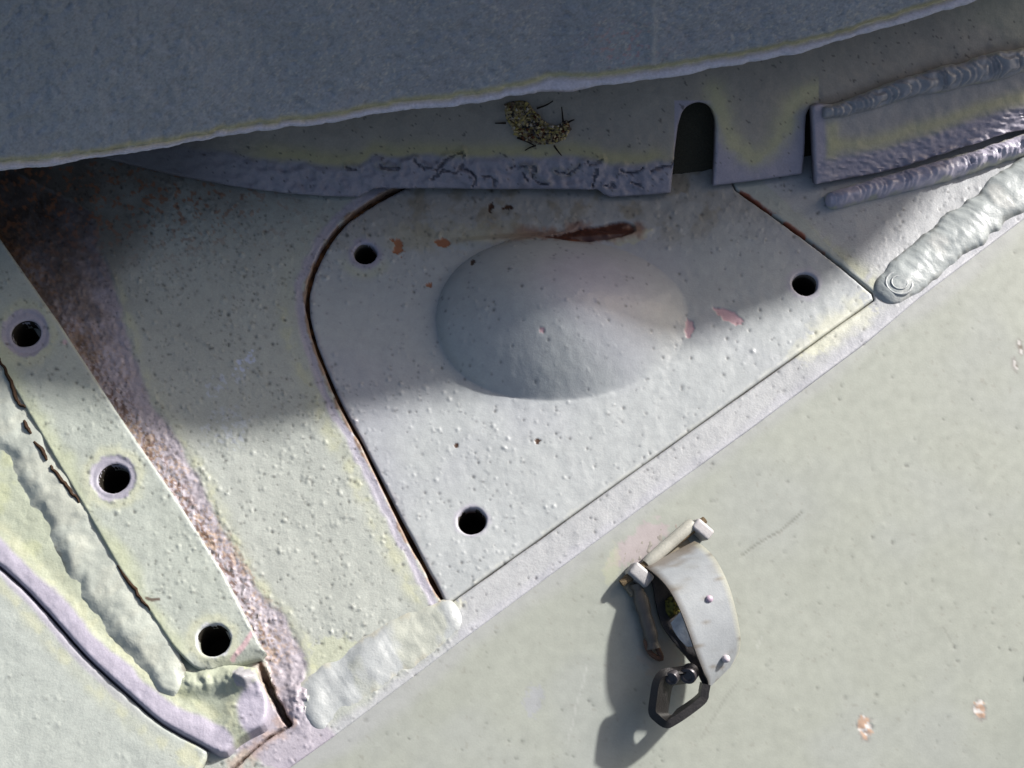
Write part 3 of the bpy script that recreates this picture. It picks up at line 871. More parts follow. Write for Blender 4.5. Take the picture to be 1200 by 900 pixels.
def panel_col(x, y, sd):
    n = fbm(x, y, 70, 4, 170); n2 = fbm(x, y, 8, 3, 171)
    c = np.tile(A(192, 198, 191), (len(x), 1)) * (1 + 0.04 * n + 0.02 * n2)[:, None]
    d = dist_line(x, y, SEAM_P) + 4 * n
    c = mix(c, C_YEL, 0.65 * np.exp(-((d - 19) / 9) ** 2) * (0.35 + 0.65 * sst(-0.25, 0.35, fbm(x, y, 15, 3, 500))))
    c = mix(c, A(192, 187, 200), 0.85 * sst(14, 8, d) * sst(200, 60, x))
    c = mix(c, C_YEL, 0.5 * blotch(x, y, 222, 884, 14, 20, .3, 172))
    c = mix(c, C_BLACK, 0.7 * np.clip(look(PIT, x, y), 0, 1))
    return c


panel = plate("deck_panel", [PANEL], 2.2, lift(ZL, lambda x, y, sd: 1.4 * fbm(x, y, 100, 3, 173) + .3 * fbm(x, y, 12, 3, 174) + look(BUMP, x, y) - .8 * look(PIT, x, y) + fillet(sd, 4.5)),
              panel_col, M_PAINT, None, origin=W(80., 830., 0.), skirt=(0, 0, -22), skirtcol=A(70, 60, 60))
panel["label"] = "plain pale panel in the lower left corner, below the curved dark seam"; panel["category"] = "deck panel"

# ------------------------------------------------------------------ guard round the turret ring
guard = thing("ring_guard", "notched grey guard strip standing under the turret with cracked paint along its lower edge", "guard strip", W(600., 226., 8.))
GB = smooth([(-260, 120), (-100, 150), (120, 187), (270, 217), (420, 229), (600, 227), (785, 226), (840, 219), (940, 205), (1050, 180), (1200, 148), (1320, 112), (1480, 55)], 6)
NG = np.array([0, -0.64, 0.76])


def zg(x, y):
    return 9 + 0.7 * (np.interp(x, GB[:, 0], GB[:, 1]) - y)


def bot(x): return np.interp(x, GB[:, 0], GB[:, 1])


low = [(-260, 122), (-100, 151), (120, 186), (200, 205), (270, 218), (330, 226), (385, 230), (420, 231), (430, 226), (437, 221), (500, 221), (600, 222), (700, 222), (708, 228), (716, 231), (750, 229), (786, 226)]
notch = [(788, 205), (791, 175), (794, 152)] + [tuple(p) for p in smooth([(795, 146), (800, 131), (808, 123), (820, 120), (832, 125), (838, 138), (839, 150)], 3)] + [(838, 180), (836, 218)]
tooth = [(870, 214), (905, 209), (940, 204), (943, 180), (944, 150)] + [tuple(p) for p in smooth([(945, 135), (949, 127), (955, 126)], 3)] + [(962, 140), (975, 150), (1100, 118), (1200, 88), (1480, -10)]
GUARD = np.array(low + notch + tooth + [(1480, -200), (-260, -200)], float)
CR = [[(250, 560), (290, 592), (330, 598), (370, 560), (425, 543), (428, 570), (395, 602), (350, 603), (310, 635)], [(432, 590), (470, 625), (463, 655)], [(500, 620), (535, 622), (540, 648)],
      [(590, 590), (670, 588), (678, 630), (725, 640)], [(800, 605), (850, 580), (910, 562)], [(895, 598), (885, 652)], [(985, 600), (1020, 610), (1060, 588)], [(750, 598), (790, 612), (815, 600)],
      [(1020, 640), (1060, 660)], [(1090, 600), (1170, 570)], [(640, 610), (650, 640)], [(130, 575), (180, 590), (210, 580)], [(20, 590), (60, 600)], [(930, 650), (960, 655)]]
CR = [smooth([(400 + a_ / 3, b_ / 3) for a_, b_ in q], 3) for q in CR]


def crackd(x, y):
    d = np.full(x.shape, 1e9)
    m = (y > 165) & (y < 235) & (x > 390) & (x < 800)
    if m.any():
        dd = np.full(m.sum(), 1e9)
        wx = x[m] + 3.2 * fbm(x[m], y[m], 9, 3, 178); wy = y[m] + 3.2 * fbm(x[m], y[m], 9, 3, 179)
        for q in CR: dd = np.minimum(dd, dist_line(wx, wy, q))
        d[m] = dd
    return d + 0.9 * fbm(x, y, 7, 2, 180) + 0.35


def guard_band(x, y):
    """height above the lower edge, in px"""
    b = np.where(x < 790, np.interp(x, [p[0] for p in low], [p[1] for p in low]), bot(x))
    return b - y


def guard_pos(x, y, sd):
    P = W(x, y, zg(x, y))
    hb = guard_band(x, y) + 5 * fbm(x, y, 40, 3, 181)
    loww = sst(38, 30, hb) * sst(180, 330, x) * sst(800, 780, x)
    h = 1.2 * fbm(x, y, 40, 3, 182) + 0.5 * fbm(x, y, 8, 3, 183) + loww * (3.4 * fbm(x, y, 11, 3, 184) + 1.2)
    h = h - 3.4 * sst(2.6, 1.0, crackd(x, y)) + 2.2 * sst(9, 3, crackd(x, y))
    h = h + fillet(sd, 2.5)
    return P + NG * h[:, None]


def guard_col(x, y, sd):
    n = fbm(x, y, 50, 4, 185); n2 = fbm(x, y, 8, 3, 186)
    c = np.tile(A(176, 168, 156), (len(x), 1)) * (1 + 0.07 * n + 0.04 * n2)[:, None]
    hb = guard_band(x, y) + 5 * fbm(x, y, 40, 3, 181)
    k = sst(42, 33, hb)
    c = mix(c, A(196, 186, 136), 0.8 * np.exp(-((hb - 44) / 11) ** 2) * sst(260, 330, x) * sst(800, 760, x))
    c = mix(c, A(166, 163, 177), k * sst(800, 790, x) * 0.9)
    c = mix(c, A(90, 84, 84), 0.8 * sst(330, 180, x))  # shade under the turret painted into the left end
    # the tooth between the slots
    t = (x > 790) & (x < 960)
    UL = smooth([(838, 106), (846, 132), (855, 158), (870, 177), (888, 184), (906, 172), (918, 150), (932, 122), (960, 104)], 6)
    du = dist_line(x, y, UL) + 4 * n + 3 * n2
    out = ~inside_poly(x, y, np.vstack([UL, [(960, 60), (838, 60)]])) & t & (y > 118)
    c = np.where(t[:, None], mix(c, A(180, 174, 190), np.where(out, sst(2, 9, du), 0) * 0.9), c)
    c = np.where(t[:, None], mix(c, A(214, 206, 162), 0.85 * np.exp(-(np.maximum(du, 0) / 13) ** 2)), c)
    c = mix(c, C_YEL * 0.8, 0.4 * sst(0.9, 0.3, np.hypot((x - 1190) / 110, (y - 10) / 70) + .3 * n))
    cd = crackd(x, y)
    c = mix(c, C_BLACK, 0.55 * sst(2.0, 1.0, cd))
    c = mix(c, A(150, 146, 120), 0.4 * sst(8, 3, cd) * sst(2, 3, cd) * sst(-.1, .3, n))
    c = mix(c, A(60, 50, 46), 0.7 * sst(0.9, 1.0, fbm(x, y, 4, 2, 188)))
    return c


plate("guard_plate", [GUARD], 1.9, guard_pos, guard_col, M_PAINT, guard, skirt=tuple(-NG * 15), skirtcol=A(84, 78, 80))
# second length of strip, welded on over the first
SEG = np.array([(950, 124), (957, 121), (975, 122), (1020, 110), (1100, 88), (1200, 62), (1300, 32), (1480, -25), (1480, 60), (1330, 108), (1200, 151)]
               + [tuple(p) for p in smooth([(1175, 156), (1130, 171), (1080, 187), (1040, 199), (1000, 207), (954, 215)], 6)] + [(952, 170)], float)


def seg_pos(x, y, sd):
    P = W(x, y, zg(x, y) + 6)
    h = 1.0 * fbm(x, y, 30, 3, 190) + 0.5 * fbm(x, y, 7, 3, 191)
    b = np.interp(x, [954, 1000, 1040, 1080, 1130, 1175, 1200, 1480], [215, 207, 199, 187, 171, 156, 151, 60]) - y
    h = h + sst(36, 20, b) * 1.8 * fbm(x, y * 2.5, 7, 3, 192) + 4.5 * sst(9, 2, b) * sst(1000, 1080, x) * (0.4 + fbm(x, y, 10, 2, 193))
    return P + NG * (9 + h + fillet(sd, 3.0))[:, None]


def seg_col(x, y, sd):
    n = fbm(x, y, 40, 4, 194); n2 = fbm(x, y, 7, 3, 195)
    c = np.tile(A(180, 176, 174), (len(x), 1)) * (1 + 0.06 * n + 0.04 * n2)[:, None]
    b = np.interp(x, [954, 1000, 1040, 1080, 1130, 1175, 1200, 1480], [215, 207, 199, 187, 171, 156, 151, 60]) - y + 3 * n
    c = mix(c, A(214, 206, 162), 0.8 * np.exp(-((b - 38 + 6 * sst(960, 1010, x) - 6) / 9) ** 2) * sst(965, 985, x) + 0.75 * np.exp(-((x - 973 - 4 * n) / 8) ** 2) * sst(135, 150, y))
    c = mix(c, A(184, 177, 192), 0.9 * np.maximum(sst(31, 22, b), sst(968, 962, x + 3 * n)))
    return c


plate("guard_extension", [SEG], 1.7, seg_pos, seg_col, M_PAINT, guard, skirt=tuple(-NG * 17), skirtcol=A(60, 56, 62))
bead("weld_bead", [(962, 132), (985, 129), (1020, 118), (1060, 104), (1110, 92), (1160, 80), (1200, 70), (1300, 40), (1450, -8)], [16, 24, 26, 34, 30, 30, 28, 28, 28], 12,
     lambda x, y: zg(x, y) + 12, NG, M_WELD, guard, paintcol(A(174, 174, 178), A(150, 150, 156), A(190, 188, 170), 0.12, 200), ripple=10, ramp=0.38, rough=0.22, curve=0.9, seed=31, taper=(0.8, 0.1))
# inner ring seen through the slots
xs = np.arange(-260, 1490, 20.0)
rows = []
for zz, bk in ((-10, 22), (60, 100), (175, 240)):
    P = W(xs, bot(xs), 9.0); P[:, 1] += bk; P[:, 2] = zz
    rows.append(P)
V = np.vstack(rows); n_ = len(xs)
q = [(r * n_ + i, r * n_ + i + 1, (r + 1) * n_ + i + 1, (r + 1) * n_ + i) for r in range(2) for i in range(n_ - 1)]
put("inner_ring", V, q, np.tile(A(72, 70, 58), (len(V), 1)), M_RUST, guard)

# ------------------------------------------------------------------ turret
turret = thing("turret", "dark blue-grey cast turret overhanging the deck along the top with a chipped pale lower lip", "turret", W(600., 100., 170.))
TE = smooth([(-280, 226), (-100, 211), (0, 199), (60, 193), (133, 182), (220, 168), (300, 153), (400, 142), (450, 132), (500, 127), (540, 122), (600, 113), (640, 106), (667, 107), (700, 101), (800, 88), (867, 75), (933, 63), (1000, 43), (1067, 25), (1140, 2), (1260, -44), (1480, -150), (1800, -320), (2500, -660)], 4)
LIPW_X = [-280, 0, 133, 300, 400, 500, 600, 660, 700, 800, 870, 930, 1000, 1070, 1480]
LIPW = [9, 9, 7, 8, 9, 11, 10, 18, 11, 13, 12, 12, 9, 13, 12]
xs = np.concatenate([np.arange(-280, -20, 10.), np.arange(-20, 1220, 2.4), np.arange(1220, 2500, 10.)])
ye = np.interp(xs, TE[:, 0], TE[:, 1])
jag_b = 2.4 * fbm(xs, xs * 0, 26, 4, 210); jag_t = 2.6 * fbm(xs, xs * 0 + 7, 18, 4, 211)
dmax = np.clip(ye + 40, 70, 400)
lipw = np.interp(xs, LIPW_X, LIPW)
ts = np.concatenate([np.linspace(0, 0.16, 16), np.linspace(0.16, 1, 84)[1:]])
Xg, Tg = np.meshgrid(xs, ts, indexing='ij')
Dg = Tg * dmax[:, None]
LW0 = lipw[:, None]
Yg = ye[:, None] - Dg + jag_b[:, None] * sst(26, 0, Dg)
LW = LW0 + jag_t[:, None] * sst(30, 12, Dg)
Zg = 170 + 0.2 * np.minimum(Dg, LW0) + 1.0 * np.maximum(0, Dg - LW0) - 3.5 * np.exp(-((Dg - LW) / 3.0) ** 2)
Zg = Zg - 3.0 * np.clip(1 - Dg / 3.5, 0, 1) ** 2
TP = W(Xg, Yg, Zg)
wall = sst(0, 6, Dg - LW)
ridge = np.exp(-((Xg - 764 - 1.5 * fbm(Yg, Xg, 30, 2, 212)) / 4.5) ** 2) * 3.0 + 1.2 * np.exp(-((Xg - 778) / 9) ** 2)
rel = wall * (1.8 * fbm(Xg, Yg, 60, 3, 213) + 1.5 * fbm(Xg, Yg, 13, 4, 214) - 1.6 * sst(0.35, 0.7, fbm(Xg, Yg, 7, 2, 223)) + ridge) + (1 - wall) * 0.8 * fbm(Xg, Yg, 8, 3, 215)
TN = np.array([0.05, -0.85, 0.5]); TN = TN / np.linalg.norm(TN)
TP = TP + TN * (rel * sst(1.0, 0.86, Tg))[..., None]
# pigment, plus light painted into the lip
n = fbm(Xg, Yg, 80, 4, 216); n2 = fbm(Xg, Yg, 8, 3, 217); n3 = fbm(Xg, Yg, 3.2, 2, 218)
C_T = A(172, 179, 189)
TC = np.tile(C_T, Xg.shape + (1,)) * (1 + 0.05 * n + 0.03 * n2)[..., None]
TC = mix(TC, A(180, 174, 180), 0.22 * sst(0.1, 0.8, fbm(Xg, Yg, 60, 4, 219)))
TC = mix(TC, A(206, 204, 200), 0.75 * sst(0.46, 0.66, n3 + 0.25 * n) * sst(60, 380, Xg) * wall)
TC = mix(TC, A(130, 126, 132), 0.3 * sst(0.42, 0.6, fbm(Xg, Yg, 2.6, 2, 231)) * wall)
TC = mix(TC, A(220, 150, 150), 0.5 * sst(0.45, 0.6, fbm(Xg, Yg, 4, 2, 220)) * np.exp(-(((Xg - 735) / 45) ** 2 + ((Yg - 55) / 30) ** 2)))
TC = mix(TC, A(186, 190, 194), 0.5 * np.exp(-((Xg - 766) / 5) ** 2) * wall)
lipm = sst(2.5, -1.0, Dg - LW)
TC = mix(TC, A(226, 226, 240) * (1 + 0.06 * n2)[..., None], lipm)  # lavender lip, paled in place of light bounced off the deck
TC = mix(TC, A(232, 222, 172), 0.95 * np.exp(-((Dg - LW - 1.5) / 3.2) ** 2))
TC = mix(TC, A(150, 120, 96), 0.55 * np.exp(-(((Xg - 655) / 34) ** 2)) * sst(4, 0.5, Dg))
# up to the crest, over the roof and down the back
SHADOW = np.array([(-1400, 430), (-800, 450), (-330, 480), (-100, 484), (60, 494), (160, 512), (250, 516), (330, 504), (400, 490), (540, 460), (700, 432), (800, 406), (920, 360), (1000, 318), (1040, 283), (1058, 250), (1066, 215), (1080, 180), (1120, 110), (1200, 0), (1420, -200), (1700, -390)], float)
sx = smooth(SHADOW, 10)
H_R = 510.0
crest = W(sx[:, 0], sx[:, 1], 0.0) + LDIR * (H_R / LDIR[2])
tcol = TP[:, -1, :]
par = np.linspace(0, 1, len(xs))
cl = np.r_[0, np.cumsum(np.linalg.norm(np.diff(crest, axis=0), axis=1))]; cl /= cl[-1]
crx = np.stack([np.interp(tcol[:, 0] + 0.0, crest[:, 0], crest[:, k], left=None, right=None) for k in range(3)], -1)
crx[:, 0] = tcol[:, 0]
lft = tcol[:, 0] < crest[0, 0]; crx[lft, 1] = crest[0, 1] - 0.02 * (crest[0, 0] - tcol[lft, 0])
extra = []
for k in (0.35, 0.7, 1.0):
    P = tcol * (1 - k) + crx * k
    P[:, 2] += 20 * math.sin(math.pi * k) * 0
    extra.append(P)
back = crx + np.array([0, 700., 0]); extra.append(back)
b2 = back.copy(); b2[:, 2] = 150; extra.append(b2)
und2 = TP[:, 0, :] + np.array([0, 60., -10]); und1 = TP[:, 0, :] + np.array([0, 22., -5])
full = np.concatenate([b2[:, None], und2[:, None], und1[:, None], TP] + [e[:, None] for e in extra], axis=1)
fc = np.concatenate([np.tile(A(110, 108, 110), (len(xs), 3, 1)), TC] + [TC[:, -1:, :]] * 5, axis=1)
m, k = full.shape[:2]
I = np.arange(m * k).reshape(m, k)
q = np.stack([I[:-1, :-1], I[1:, :-1], I[1:, 1:], I[:-1, 1:]], -1).reshape(-1, 4)
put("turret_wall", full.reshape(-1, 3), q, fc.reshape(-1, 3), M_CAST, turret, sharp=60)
for e, rev in ((0, False), (m - 1, True)):
    P = full[e]; put("end_wall", P, [tuple(range(len(P))) if rev else tuple(range(len(P)))[::-1]], np.tile(C_T, (len(P), 1)), M_CAST, turret, sharp=0)

# ------------------------------------------------------------------ spring latch on the hull side
latch = thing("strap_latch", "curved pale strap latch with a dark wire-like loop hinged on the hull side", "latch", WS(790., 690., 0.))
C_STRAP = A(184, 188, 190); C_DK = A(74, 72, 74)


def ribbon(name, Lp, Rp, Lh, Rh, thick, colf, mat, nseg=40, nw=9, sharp=40, flip=False, hook=None):
    """strip between two traced edges with heights above the side plate"""
    def res(P, H):
        P = np.asarray(P, float); sgm = np.r_[0, np.cumsum(np.linalg.norm(np.diff(P, axis=0), axis=1))]; sgm /= sgm[-1]
        q = smooth(np.column_stack([P, H, ]), 2.0) if len(P) > 2 else np.column_stack([P, H])
        s2 = np.r_[0, np.cumsum(np.linalg.norm(np.diff(q[:, :2], axis=0), axis=1))]; s2 /= s2[-1]
        t = np.linspace(0, 1, nseg)
        return np.stack([np.interp(t, s2, q[:, k]) for k in range(3)], -1)
    a_, b_ = res(Lp, Lh), res(Rp, Rh)
    PA = WS(a_[:, 0], a_[:, 1], a_[:, 2]); PB = WS(b_[:, 0], b_[:, 1], b_[:, 2])
    w = np.linspace(0, 1, nw)
    G = PA[:, None] * (1 - w)[None, :, None] + PB[:, None] * w[None, :, None]
    du = np.gradient(G, axis=0); dv = np.gradient(G, axis=1)
    nn = np.cross(dv, du); nn /= np.linalg.norm(nn, axis=2)[..., None] + 1e-9
    if (nn.reshape(-1, 3) @ (CAM - G.mean((0, 1)))).mean() < 0: nn = -nn; 
    if flip: nn = -nn
    G2 = G - nn * thick
    V = np.vstack([G.reshape(-1, 3), G2.reshape(-1, 3)])
    I = np.arange(nseg * nw).reshape(nseg, nw); off = nseg * nw
    fs = []
    top = np.stack([I[:-1, :-1], I[:-1, 1:], I[1:, 1:], I[1:, :-1]], -1).reshape(-1, 4)
    fs = [tuple(f) for f in top] + [tuple(int(v) + off for v in f[::-1]) for f in top]
    ring = [*I[0, :], *I[1:, -1], *I[-1, -2::-1], *I[-2:0:-1, 0]]
    for i in range(len(ring)):
        p, r = ring[i], ring[(i + 1) % len(ring)]
        fs.append((r, p, p + off, r + off))
    tt = np.repeat(np.linspace(0, 1, nseg), nw); ww = np.tile(w, nseg)
    C = np.vstack([colf(tt, ww), colf(tt, ww) * 0.55])  # underside copy darkened, its shade put into the colour
    o = put(name, V, fs, C, mat, latch, sharp=sharp)
    import bmesh
    bm = bmesh.new(); bm.from_mesh(o.data); bmesh.ops.recalc_face_normals(bm, faces=bm.faces); bm.to_mesh(o.data); bm.free()
    o.data.set_sharp_from_angle(angle=math.radians(sharp))
    return o


def strapcol(t, w):
    c = np.tile(C_STRAP, (len(t), 1)) * (1 + 0.04 * fbm(t * 200, w * 70, 20, 3, 230))[:, None]
    c = mix(c, A(180, 186, 190), 0.5 * sst(0.22, 0.05, t))
    c = mix(c, A(222, 220, 196), 0.8 * sst(0.965, 0.995, w)) 
    g1 = fbm(t * 190, w * 66, 26, 4, 260); g2 = fbm(t * 190, w * 66, 5, 3, 261)
    c = mix(c, A(158, 154, 142), 0.45 * sst(0.15, 0.7, g1 + .25 * g2))
    c = mix(c, A(120, 104, 84), 0.7 * sst(0.10, 0.02, t + 0.06 * g2) + 0.55 * sst(0.06, 0.0, w + 0.04 * g2))
    c = mix(c, A(140, 128, 112), 0.6 * sst(0.62, 0.8, g2 + .4 * g1))
    c = mix(c, A(70, 60, 50), 0.7 * sst(0.025, 0.0, w))
    return c


strap = ribbon("strap", [(756, 664), (769, 674), (782, 688), (794, 708), (805, 735), (815, 763), (824, 786), (830, 799), (829, 808)],
       [(814, 634), (823, 639), (837, 653), (849, 674), (858, 698), (865, 728), (868, 750), (866, 765), (858, 780)],
       [18, 33, 48, 58, 64, 62, 55, 47, 41], [18, 33, 48, 58, 64, 62, 55, 47, 41], 3.0, strapcol, M_GLOSS)
dk = lambda t, w: np.tile(C_DK * 0.8, (len(t), 1)) * (1 + 0.25 * fbm(t * 150, w * 50, 12, 3, 231))[:, None]
ribbon("spring_leaf", [(760, 668), (766, 690), (770, 712), (776, 732), (788, 750), (803, 768), (815, 784), (822, 798), (827, 806)],
       [(806, 640), (806, 660), (808, 684), (813, 706), (822, 724), (834, 742), (846, 758), (852, 772), (852, 784)],
       [12, 11, 10, 11, 16, 24, 31, 36, 38], [12, 11, 10, 11, 16, 24, 31, 36, 38], 3.0, dk, M_DARK)
# worn inner spring face, whitened to look lit, and the moss caught behind it
ribbon("worn_lit_patch", [(786, 730), (790, 740), (797, 750), (805, 758)], [(802, 712), (808, 726), (813, 742), (816, 757)], [16, 17, 20, 26], [28, 28, 30, 33], 2.0,
       lambda t, w: np.tile(A(246, 242, 238), (len(t), 1)) * (1 + 0.3 * fbm(t * 60, w * 40, 9, 3, 232))[:, None], M_PAINT, nseg=14)
MOSS = np.array([(781, 704), (789, 695), (797, 703), (801, 714), (792, 720), (786, 724), (782, 716)], float)
plate("moss_tuft", [MOSS], 1.0, lambda x, y, sd: WS(x, y, 16.0) + SN * (np.minimum(sd, 6) * 0.9 + 2.0 * fbm(x, y, 3, 2, 233))[:, None],
      lambda x, y, sd: mix(np.tile(A(134, 126, 58), (len(x), 1)), A(70, 66, 34), sst(-.2, .4, fbm(x, y, 2.2, 3, 234))), M_DIRT, latch, skirt=tuple(-SN * 8), fine=False)


def barrel(name, p0, p1, h, r, col, mat, n=16, parent=latch):
    P0, P1 = WS(*p0, h), WS(*p1, h)
    ks = np.linspace(0, 1, 12)
    rr = np.r_[r * 0.8, np.full(10, r), r * 0.8]
    pts = P0 + (P1 - P0) * ks[:, None]
    cols = np.tile(col, (12, 1)) * (1 + 0.1 * fbm(ks * 60, ks * 0, 10, 3, 240))[:, None]
    return tube(name, pts, rr, cols, mat, parent, n, 50)


barrel("hinge_barrel", (757., 661.), (812., 613.), 14, 7.5, A(196, 194, 182), M_PAINT)
barrel("hinge_pin", (728., 684.), (826., 609.), 13, 5.0, A(120, 104, 80), M_RUST)


def lug(name, c, su, sv, sn, h, col, rot=0.0):
    """bevelled block lying on the side plate"""
    import bmesh
    O = WS(*c, h)
    u = eu * math.cos(rot) + SB * math.sin(rot); v = -eu * math.sin(rot) + SB * math.cos(rot)
    bm = bmesh.new(); bmesh.ops.create_cube(bm, size=1.0)
    for q in bm.verts: q.co = Vector((q.co.x * su, q.co.y * sv, q.co.z * sn))
    bmesh.ops.bevel(bm, geom=list(bm.edges), offset=min(su, sv, sn) * 0.24, segments=3, profile=0.6, affect='EDGES')
    V = np.array([tuple(q.co) for q in bm.verts]); fs = [tuple(x.index for x in f.verts) for f in bm.faces]
    bm.free()
    V = O + V[:, :1] * u + V[:, 1:2] * v + V[:, 2:] * SN
    if np.cross(u, v) @ SN < 0: fs = [f[::-1] for f in fs]
    C = np.tile(col, (len(V), 1)) * (1 + 0.12 * fbm(V[:, 0], V[:, 1], 9, 3, 241))[:, None]
    return put(name, V, fs, C, M_PAINT, latch, sharp=40)


lug("hinge_lug", (749., 674.), 17, 27, 22, 12, A(186, 184, 184), -0.25)
lug("hinge_lug", (821., 621.), 14, 24, 22, 12, A(200, 196, 196), -0.25)
lug("hinge_bracket", (770., 662.), 92, 22, 8, 3, A(150, 140, 118), 0.0)
bead("weld_bead", [(726, 664), (745, 652), (770, 634), (797, 612)], [24, 28, 28, 20], 1.3, None, SN, M_WELD, latch,
     paintcol(A(172, 166, 158), None, A(110, 100, 78), 0.5, 243, A(150, 142, 122)), ripple=9, ramp=0.2, rough=0.8, rs=6., curve=0.4, seed=44, side=True)
kp = smooth([(746, 684), (752, 706), (757, 724), (762, 742), (766, 760)], 3)
post = tube("keeper_post", WS(kp[:, 0], kp[:, 1], 9.0), 8.0 + 2.2 * fbm(kp[:, 0], kp[:, 1], 12, 2, 244), A(112, 106, 98), M_PAINT, latch, 12)  # dark colour includes the shade the post sits in
kp = smooth([(763, 738), (757, 752), (763, 766), (775, 772), (770, 758)], 3)
tube("wire_end", WS(kp[:, 0], kp[:, 1], 7.0), 3.0, A(128, 100, 84), M_RUST, post, 8)
# the loop
bl = lambda t, w: np.tile(A(104, 100, 102), (len(t), 1)) * (1 + 0.2 * fbm(t * 160, w * 40, 14, 3, 245))[:, None]


def loop_band(name, P1, P2, h1, h2, thick, col, mat):
    p1 = smooth(P1, 2.0); p2 = smooth(P2, 2.0)
    n = 60
    def rs(p):
        s = np.r_[0, np.cumsum(np.linalg.norm(np.diff(p, axis=0), axis=1))]; s /= s[-1]
        t = np.linspace(0, 1, n); return np.stack([np.interp(t, s, p[:, 0]), np.interp(t, s, p[:, 1])], -1)
    p1, p2 = rs(p1), rs(p2)
    A1, A2 = WS(p1[:, 0], p1[:, 1], h1), WS(p2[:, 0], p2[:, 1], h2)
    cen = (A1.mean(0) + A2.mean(0)) / 2
    T = np.gradient(A1, axis=0); ax = A2 - A1
    N = np.cross(T, ax); N /= np.linalg.norm(N, axis=1)[:, None]
    s = np.sign(((A1 - cen) * N).sum(1).mean()); N *= s
    ringv = [A1 + N * thick / 2, A2 + N * thick / 2, A2 - N * thick / 2, A1 - N * thick / 2]
    V = np.vstack(ringv); fs = []
    for i in range(n - 1):
        for k in range(4):
            k2 = (k + 1) % 4
            fs.append((k * n + i, k * n + i + 1, k2 * n + i + 1, k2 * n + i))
    fs += [(0, n, 2 * n, 3 * n), (n - 1, 4 * n - 1, 3 * n - 1, 2 * n - 1)]
    C = np.tile(col, (len(V), 1)) * (1 + 0.15 * fbm(V[:, 0], V[:, 1], 9, 3, 246))[:, None]
    o = put(name, V, fs, C, mat, latch, sharp=35)
    import bmesh
    bm = bmesh.new(); bm.from_mesh(o.data); bmesh.ops.recalc_face_normals(bm, faces=bm.faces); bm.to_mesh(o.data); bm.free()
    o.data.set_sharp_from_angle(angle=math.radians(35))
    return o


loop = loop_band("loop", [(806, 784), (790, 786), (776, 789), (769, 799), (766, 815), (764, 834), (769, 841), (780, 849), (790, 845), (808, 833), (824, 820), (826, 812), (828, 802)],
          [(808, 796), (796, 798), (787, 800), (783, 808), (781, 820), (779, 834), (780, 838), (783, 841), (790, 838), (806, 828), (820, 817), (823, 810), (825, 800)], 46, 25, 9.0, A(54, 52, 52), M_DARK)
for c_, r_ in (((787., 795.), 7.5), ((806., 792.), 9.5)):
    O = WS(*c_, 47.0)
    ax = (CAM - O) / np.linalg.norm(CAM - O) + np.array([-0.35, -0.5, -0.1]); ax /= np.linalg.norm(ax)
    u = np.cross(ax, [0, 0, 1.]); u /= np.linalg.norm(u); v = np.cross(ax, u)
    V, fs = lathe([(O - ax * 12, u, v, r_), (O, u, v, r_), (O + ax * 1.5, u, v, r_ * .9), (O + ax * 1.6, u, v, r_ * .6), (O + ax * 0.4, u, v, r_ * .5), (O + ax * .4, u, v, 0.05)], 20, True, True)
    put("pivot", V, [f[::-1] for f in fs], np.tile(A(84, 80, 84), (len(V), 1)), M_DARK, loop)
for c_, r_, h_, cl_ in (((831., 702.), 4.2, 61.5, A(210, 186, 204)), ((851., 772.), 4.4, 55., A(224, 214, 220))):
    O = WS(*c_, h_); V, fs = lathe([(O - SN * 2, eu, SB, r_), (O + SN * 1.4, eu, SB, r_ * .95), (O + SN * 3, eu, SB, r_ * .7), (O + SN * 3.8, eu, SB, r_ * .2)], 14, True, True)
    put("rivet", V, fs if np.cross(eu, SB) @ SN < 0 else [f[::-1] for f in fs], np.tile(cl_, (len(V), 1)), M_PAINT, strap)

latch["group"] = "strap latches on the hull side"
latch2 = latch.copy(); COL.objects.link(latch2)
sh_ = (WS(1276., 792., 0.) - WS(790., 700., 0.)) * S
latch2.location = latch.location + Vector(sh_)
latch2["label"] = "another strap latch farther along the hull side, past the edge chips"
for ch in [o for o in COL.objects if o.parent == latch]:
    d = ch.copy(); COL.objects.link(d); d.parent = latch2
    for g in [o for o in COL.objects if o.parent == ch]:
        e = g.copy(); COL.objects.link(e); e.parent = d

# ------------------------------------------------------------------ clump of dirt and twigs on the guard
CL = smooth([(592, 122), (600, 119), (617, 119), (624, 127), (635, 139), (643, 145), (653, 147), (664, 141), (668, 150), (665, 158), (653, 167), (635, 169), (620, 165), (605, 159), (600, 149), (593, 139), (592, 124)], 3)[:-1]
clump = thing("dirt_clump", "crumbly clump of dried dirt, lichen and twigs stuck on the guard strip", "dirt clump", W(630., 148., zg(630., 148.)))


def clump_pos(x, y, sd):
    return W(x, y, zg(x, y)) + NG * (1.0 + 6 * np.sqrt(np.clip(sd / 12, 0, 1)) + 6.0 * fbm(x, y, 4.5, 3, 250) * sst(0, 4, sd))[:, None]


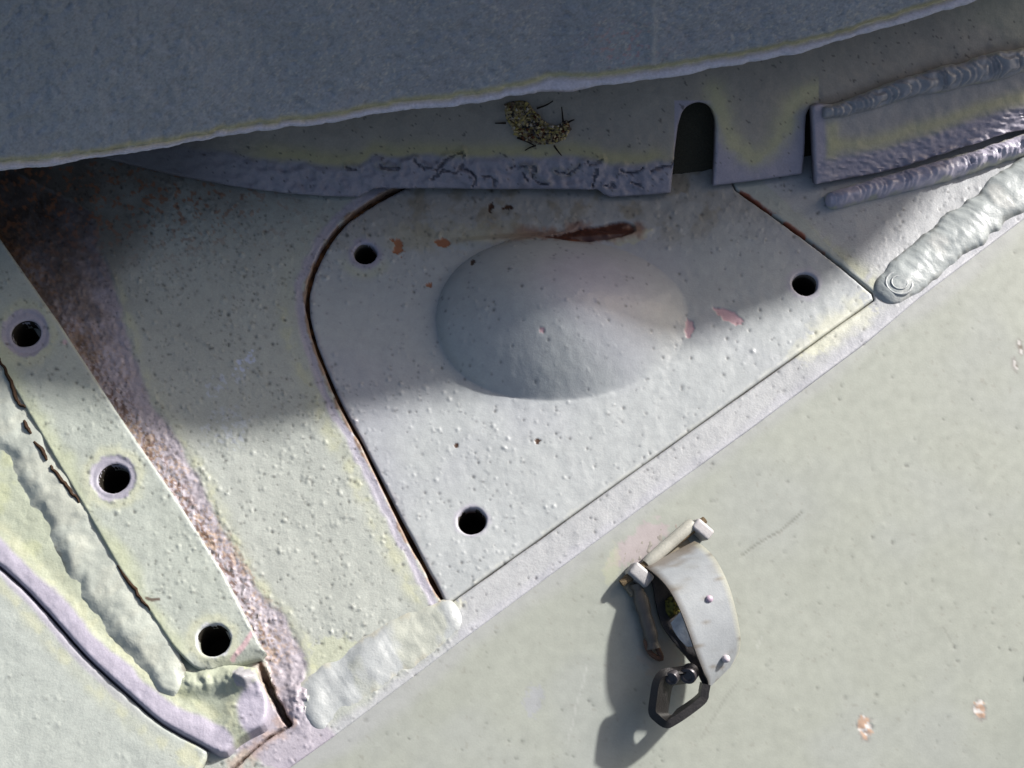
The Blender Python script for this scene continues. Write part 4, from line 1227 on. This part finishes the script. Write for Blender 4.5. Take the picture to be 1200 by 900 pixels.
def clump_col(x, y, sd):
    k = fbm(x, y, 3.2, 3, 251); k2 = fbm(x + 90, y, 3.0, 3, 252)
    c = np.tile(A(212, 190, 134), (len(x), 1))
    c = mix(c, A(204, 186, 158), sst(0.1, 0.4, k)); c = mix(c, A(84, 80, 84), sst(0.1, 0.4, k2)); c = mix(c, A(110, 60, 42), sst(0.4, .6, fbm(x, y + 50, 7, 2, 253)) * sst(600, 640, x))
    return c


dirt = plate("dirt", [CL], 0.9, clump_pos, clump_col, M_DIRT, clump, skirt=tuple(-NG * 6), fine=False)
# loose crumbs on top of it
CV, CF, CC = [], [], []
octa = np.array([(1, 0, 0), (-1, 0, 0), (0, 1, 0), (0, -1, 0), (0, 0, 1), (0, 0, -1)], float)
ofc = [(0, 2, 4), (2, 1, 4), (1, 3, 4), (3, 0, 4), (2, 0, 5), (1, 2, 5), (3, 1, 5), (0, 3, 5)]
while len(CV) < 240:
    x, y = random.uniform(590, 669), random.uniform(117, 171)
    if not inside_poly(np.array([x]), np.array([y]), CL)[0]: continue
    c0 = W(x, y, zg(x, y)) + NG * random.uniform(4, 10)
    rs = rng.uniform(0.8, 3.0, 3); k0 = len(CV) * 6
    CV.append(c0 + octa * rs + rng.normal(0, .5, (6, 3)))
    CF += [tuple(k0 + i for i in f) for f in ofc]
    cc = [A(226, 204, 158), A(190, 172, 106), A(120, 104, 88), A(176, 160, 140), A(110, 66, 46), A(220, 208, 190)][random.choice((0, 0, 1, 1, 1, 2, 2, 3, 4, 5))]
    CC.append(np.tile(cc, (6, 1)))
crumbs = put("crumbs", np.vstack(CV), CF, np.vstack(CC), M_DIRT, clump, sharp=20)
crumbs["kind"] = "stuff"
for pts in ([(629, 127), (640, 123), (648, 118)], [(660, 143), (659, 133), (658, 125)], [(649, 170), (653, 176), (658, 182)], [(606, 161), (616, 165), (626, 170)], [(666, 143), (670, 141), (673, 140)], [(628, 170), (620, 173), (615, 176)], [(593, 144), (585, 144), (580, 144)]):
    p = smooth(pts, 3)
    tube("twig", W(p[:, 0], p[:, 1], zg(p[:, 0], p[:, 1])) + NG * 4.0, np.linspace(1.3, .7, len(p)), A(48, 40, 34), M_DIRT, dirt, 5)
for o in COL.objects:
    if "_o" in o: del o["_o"]
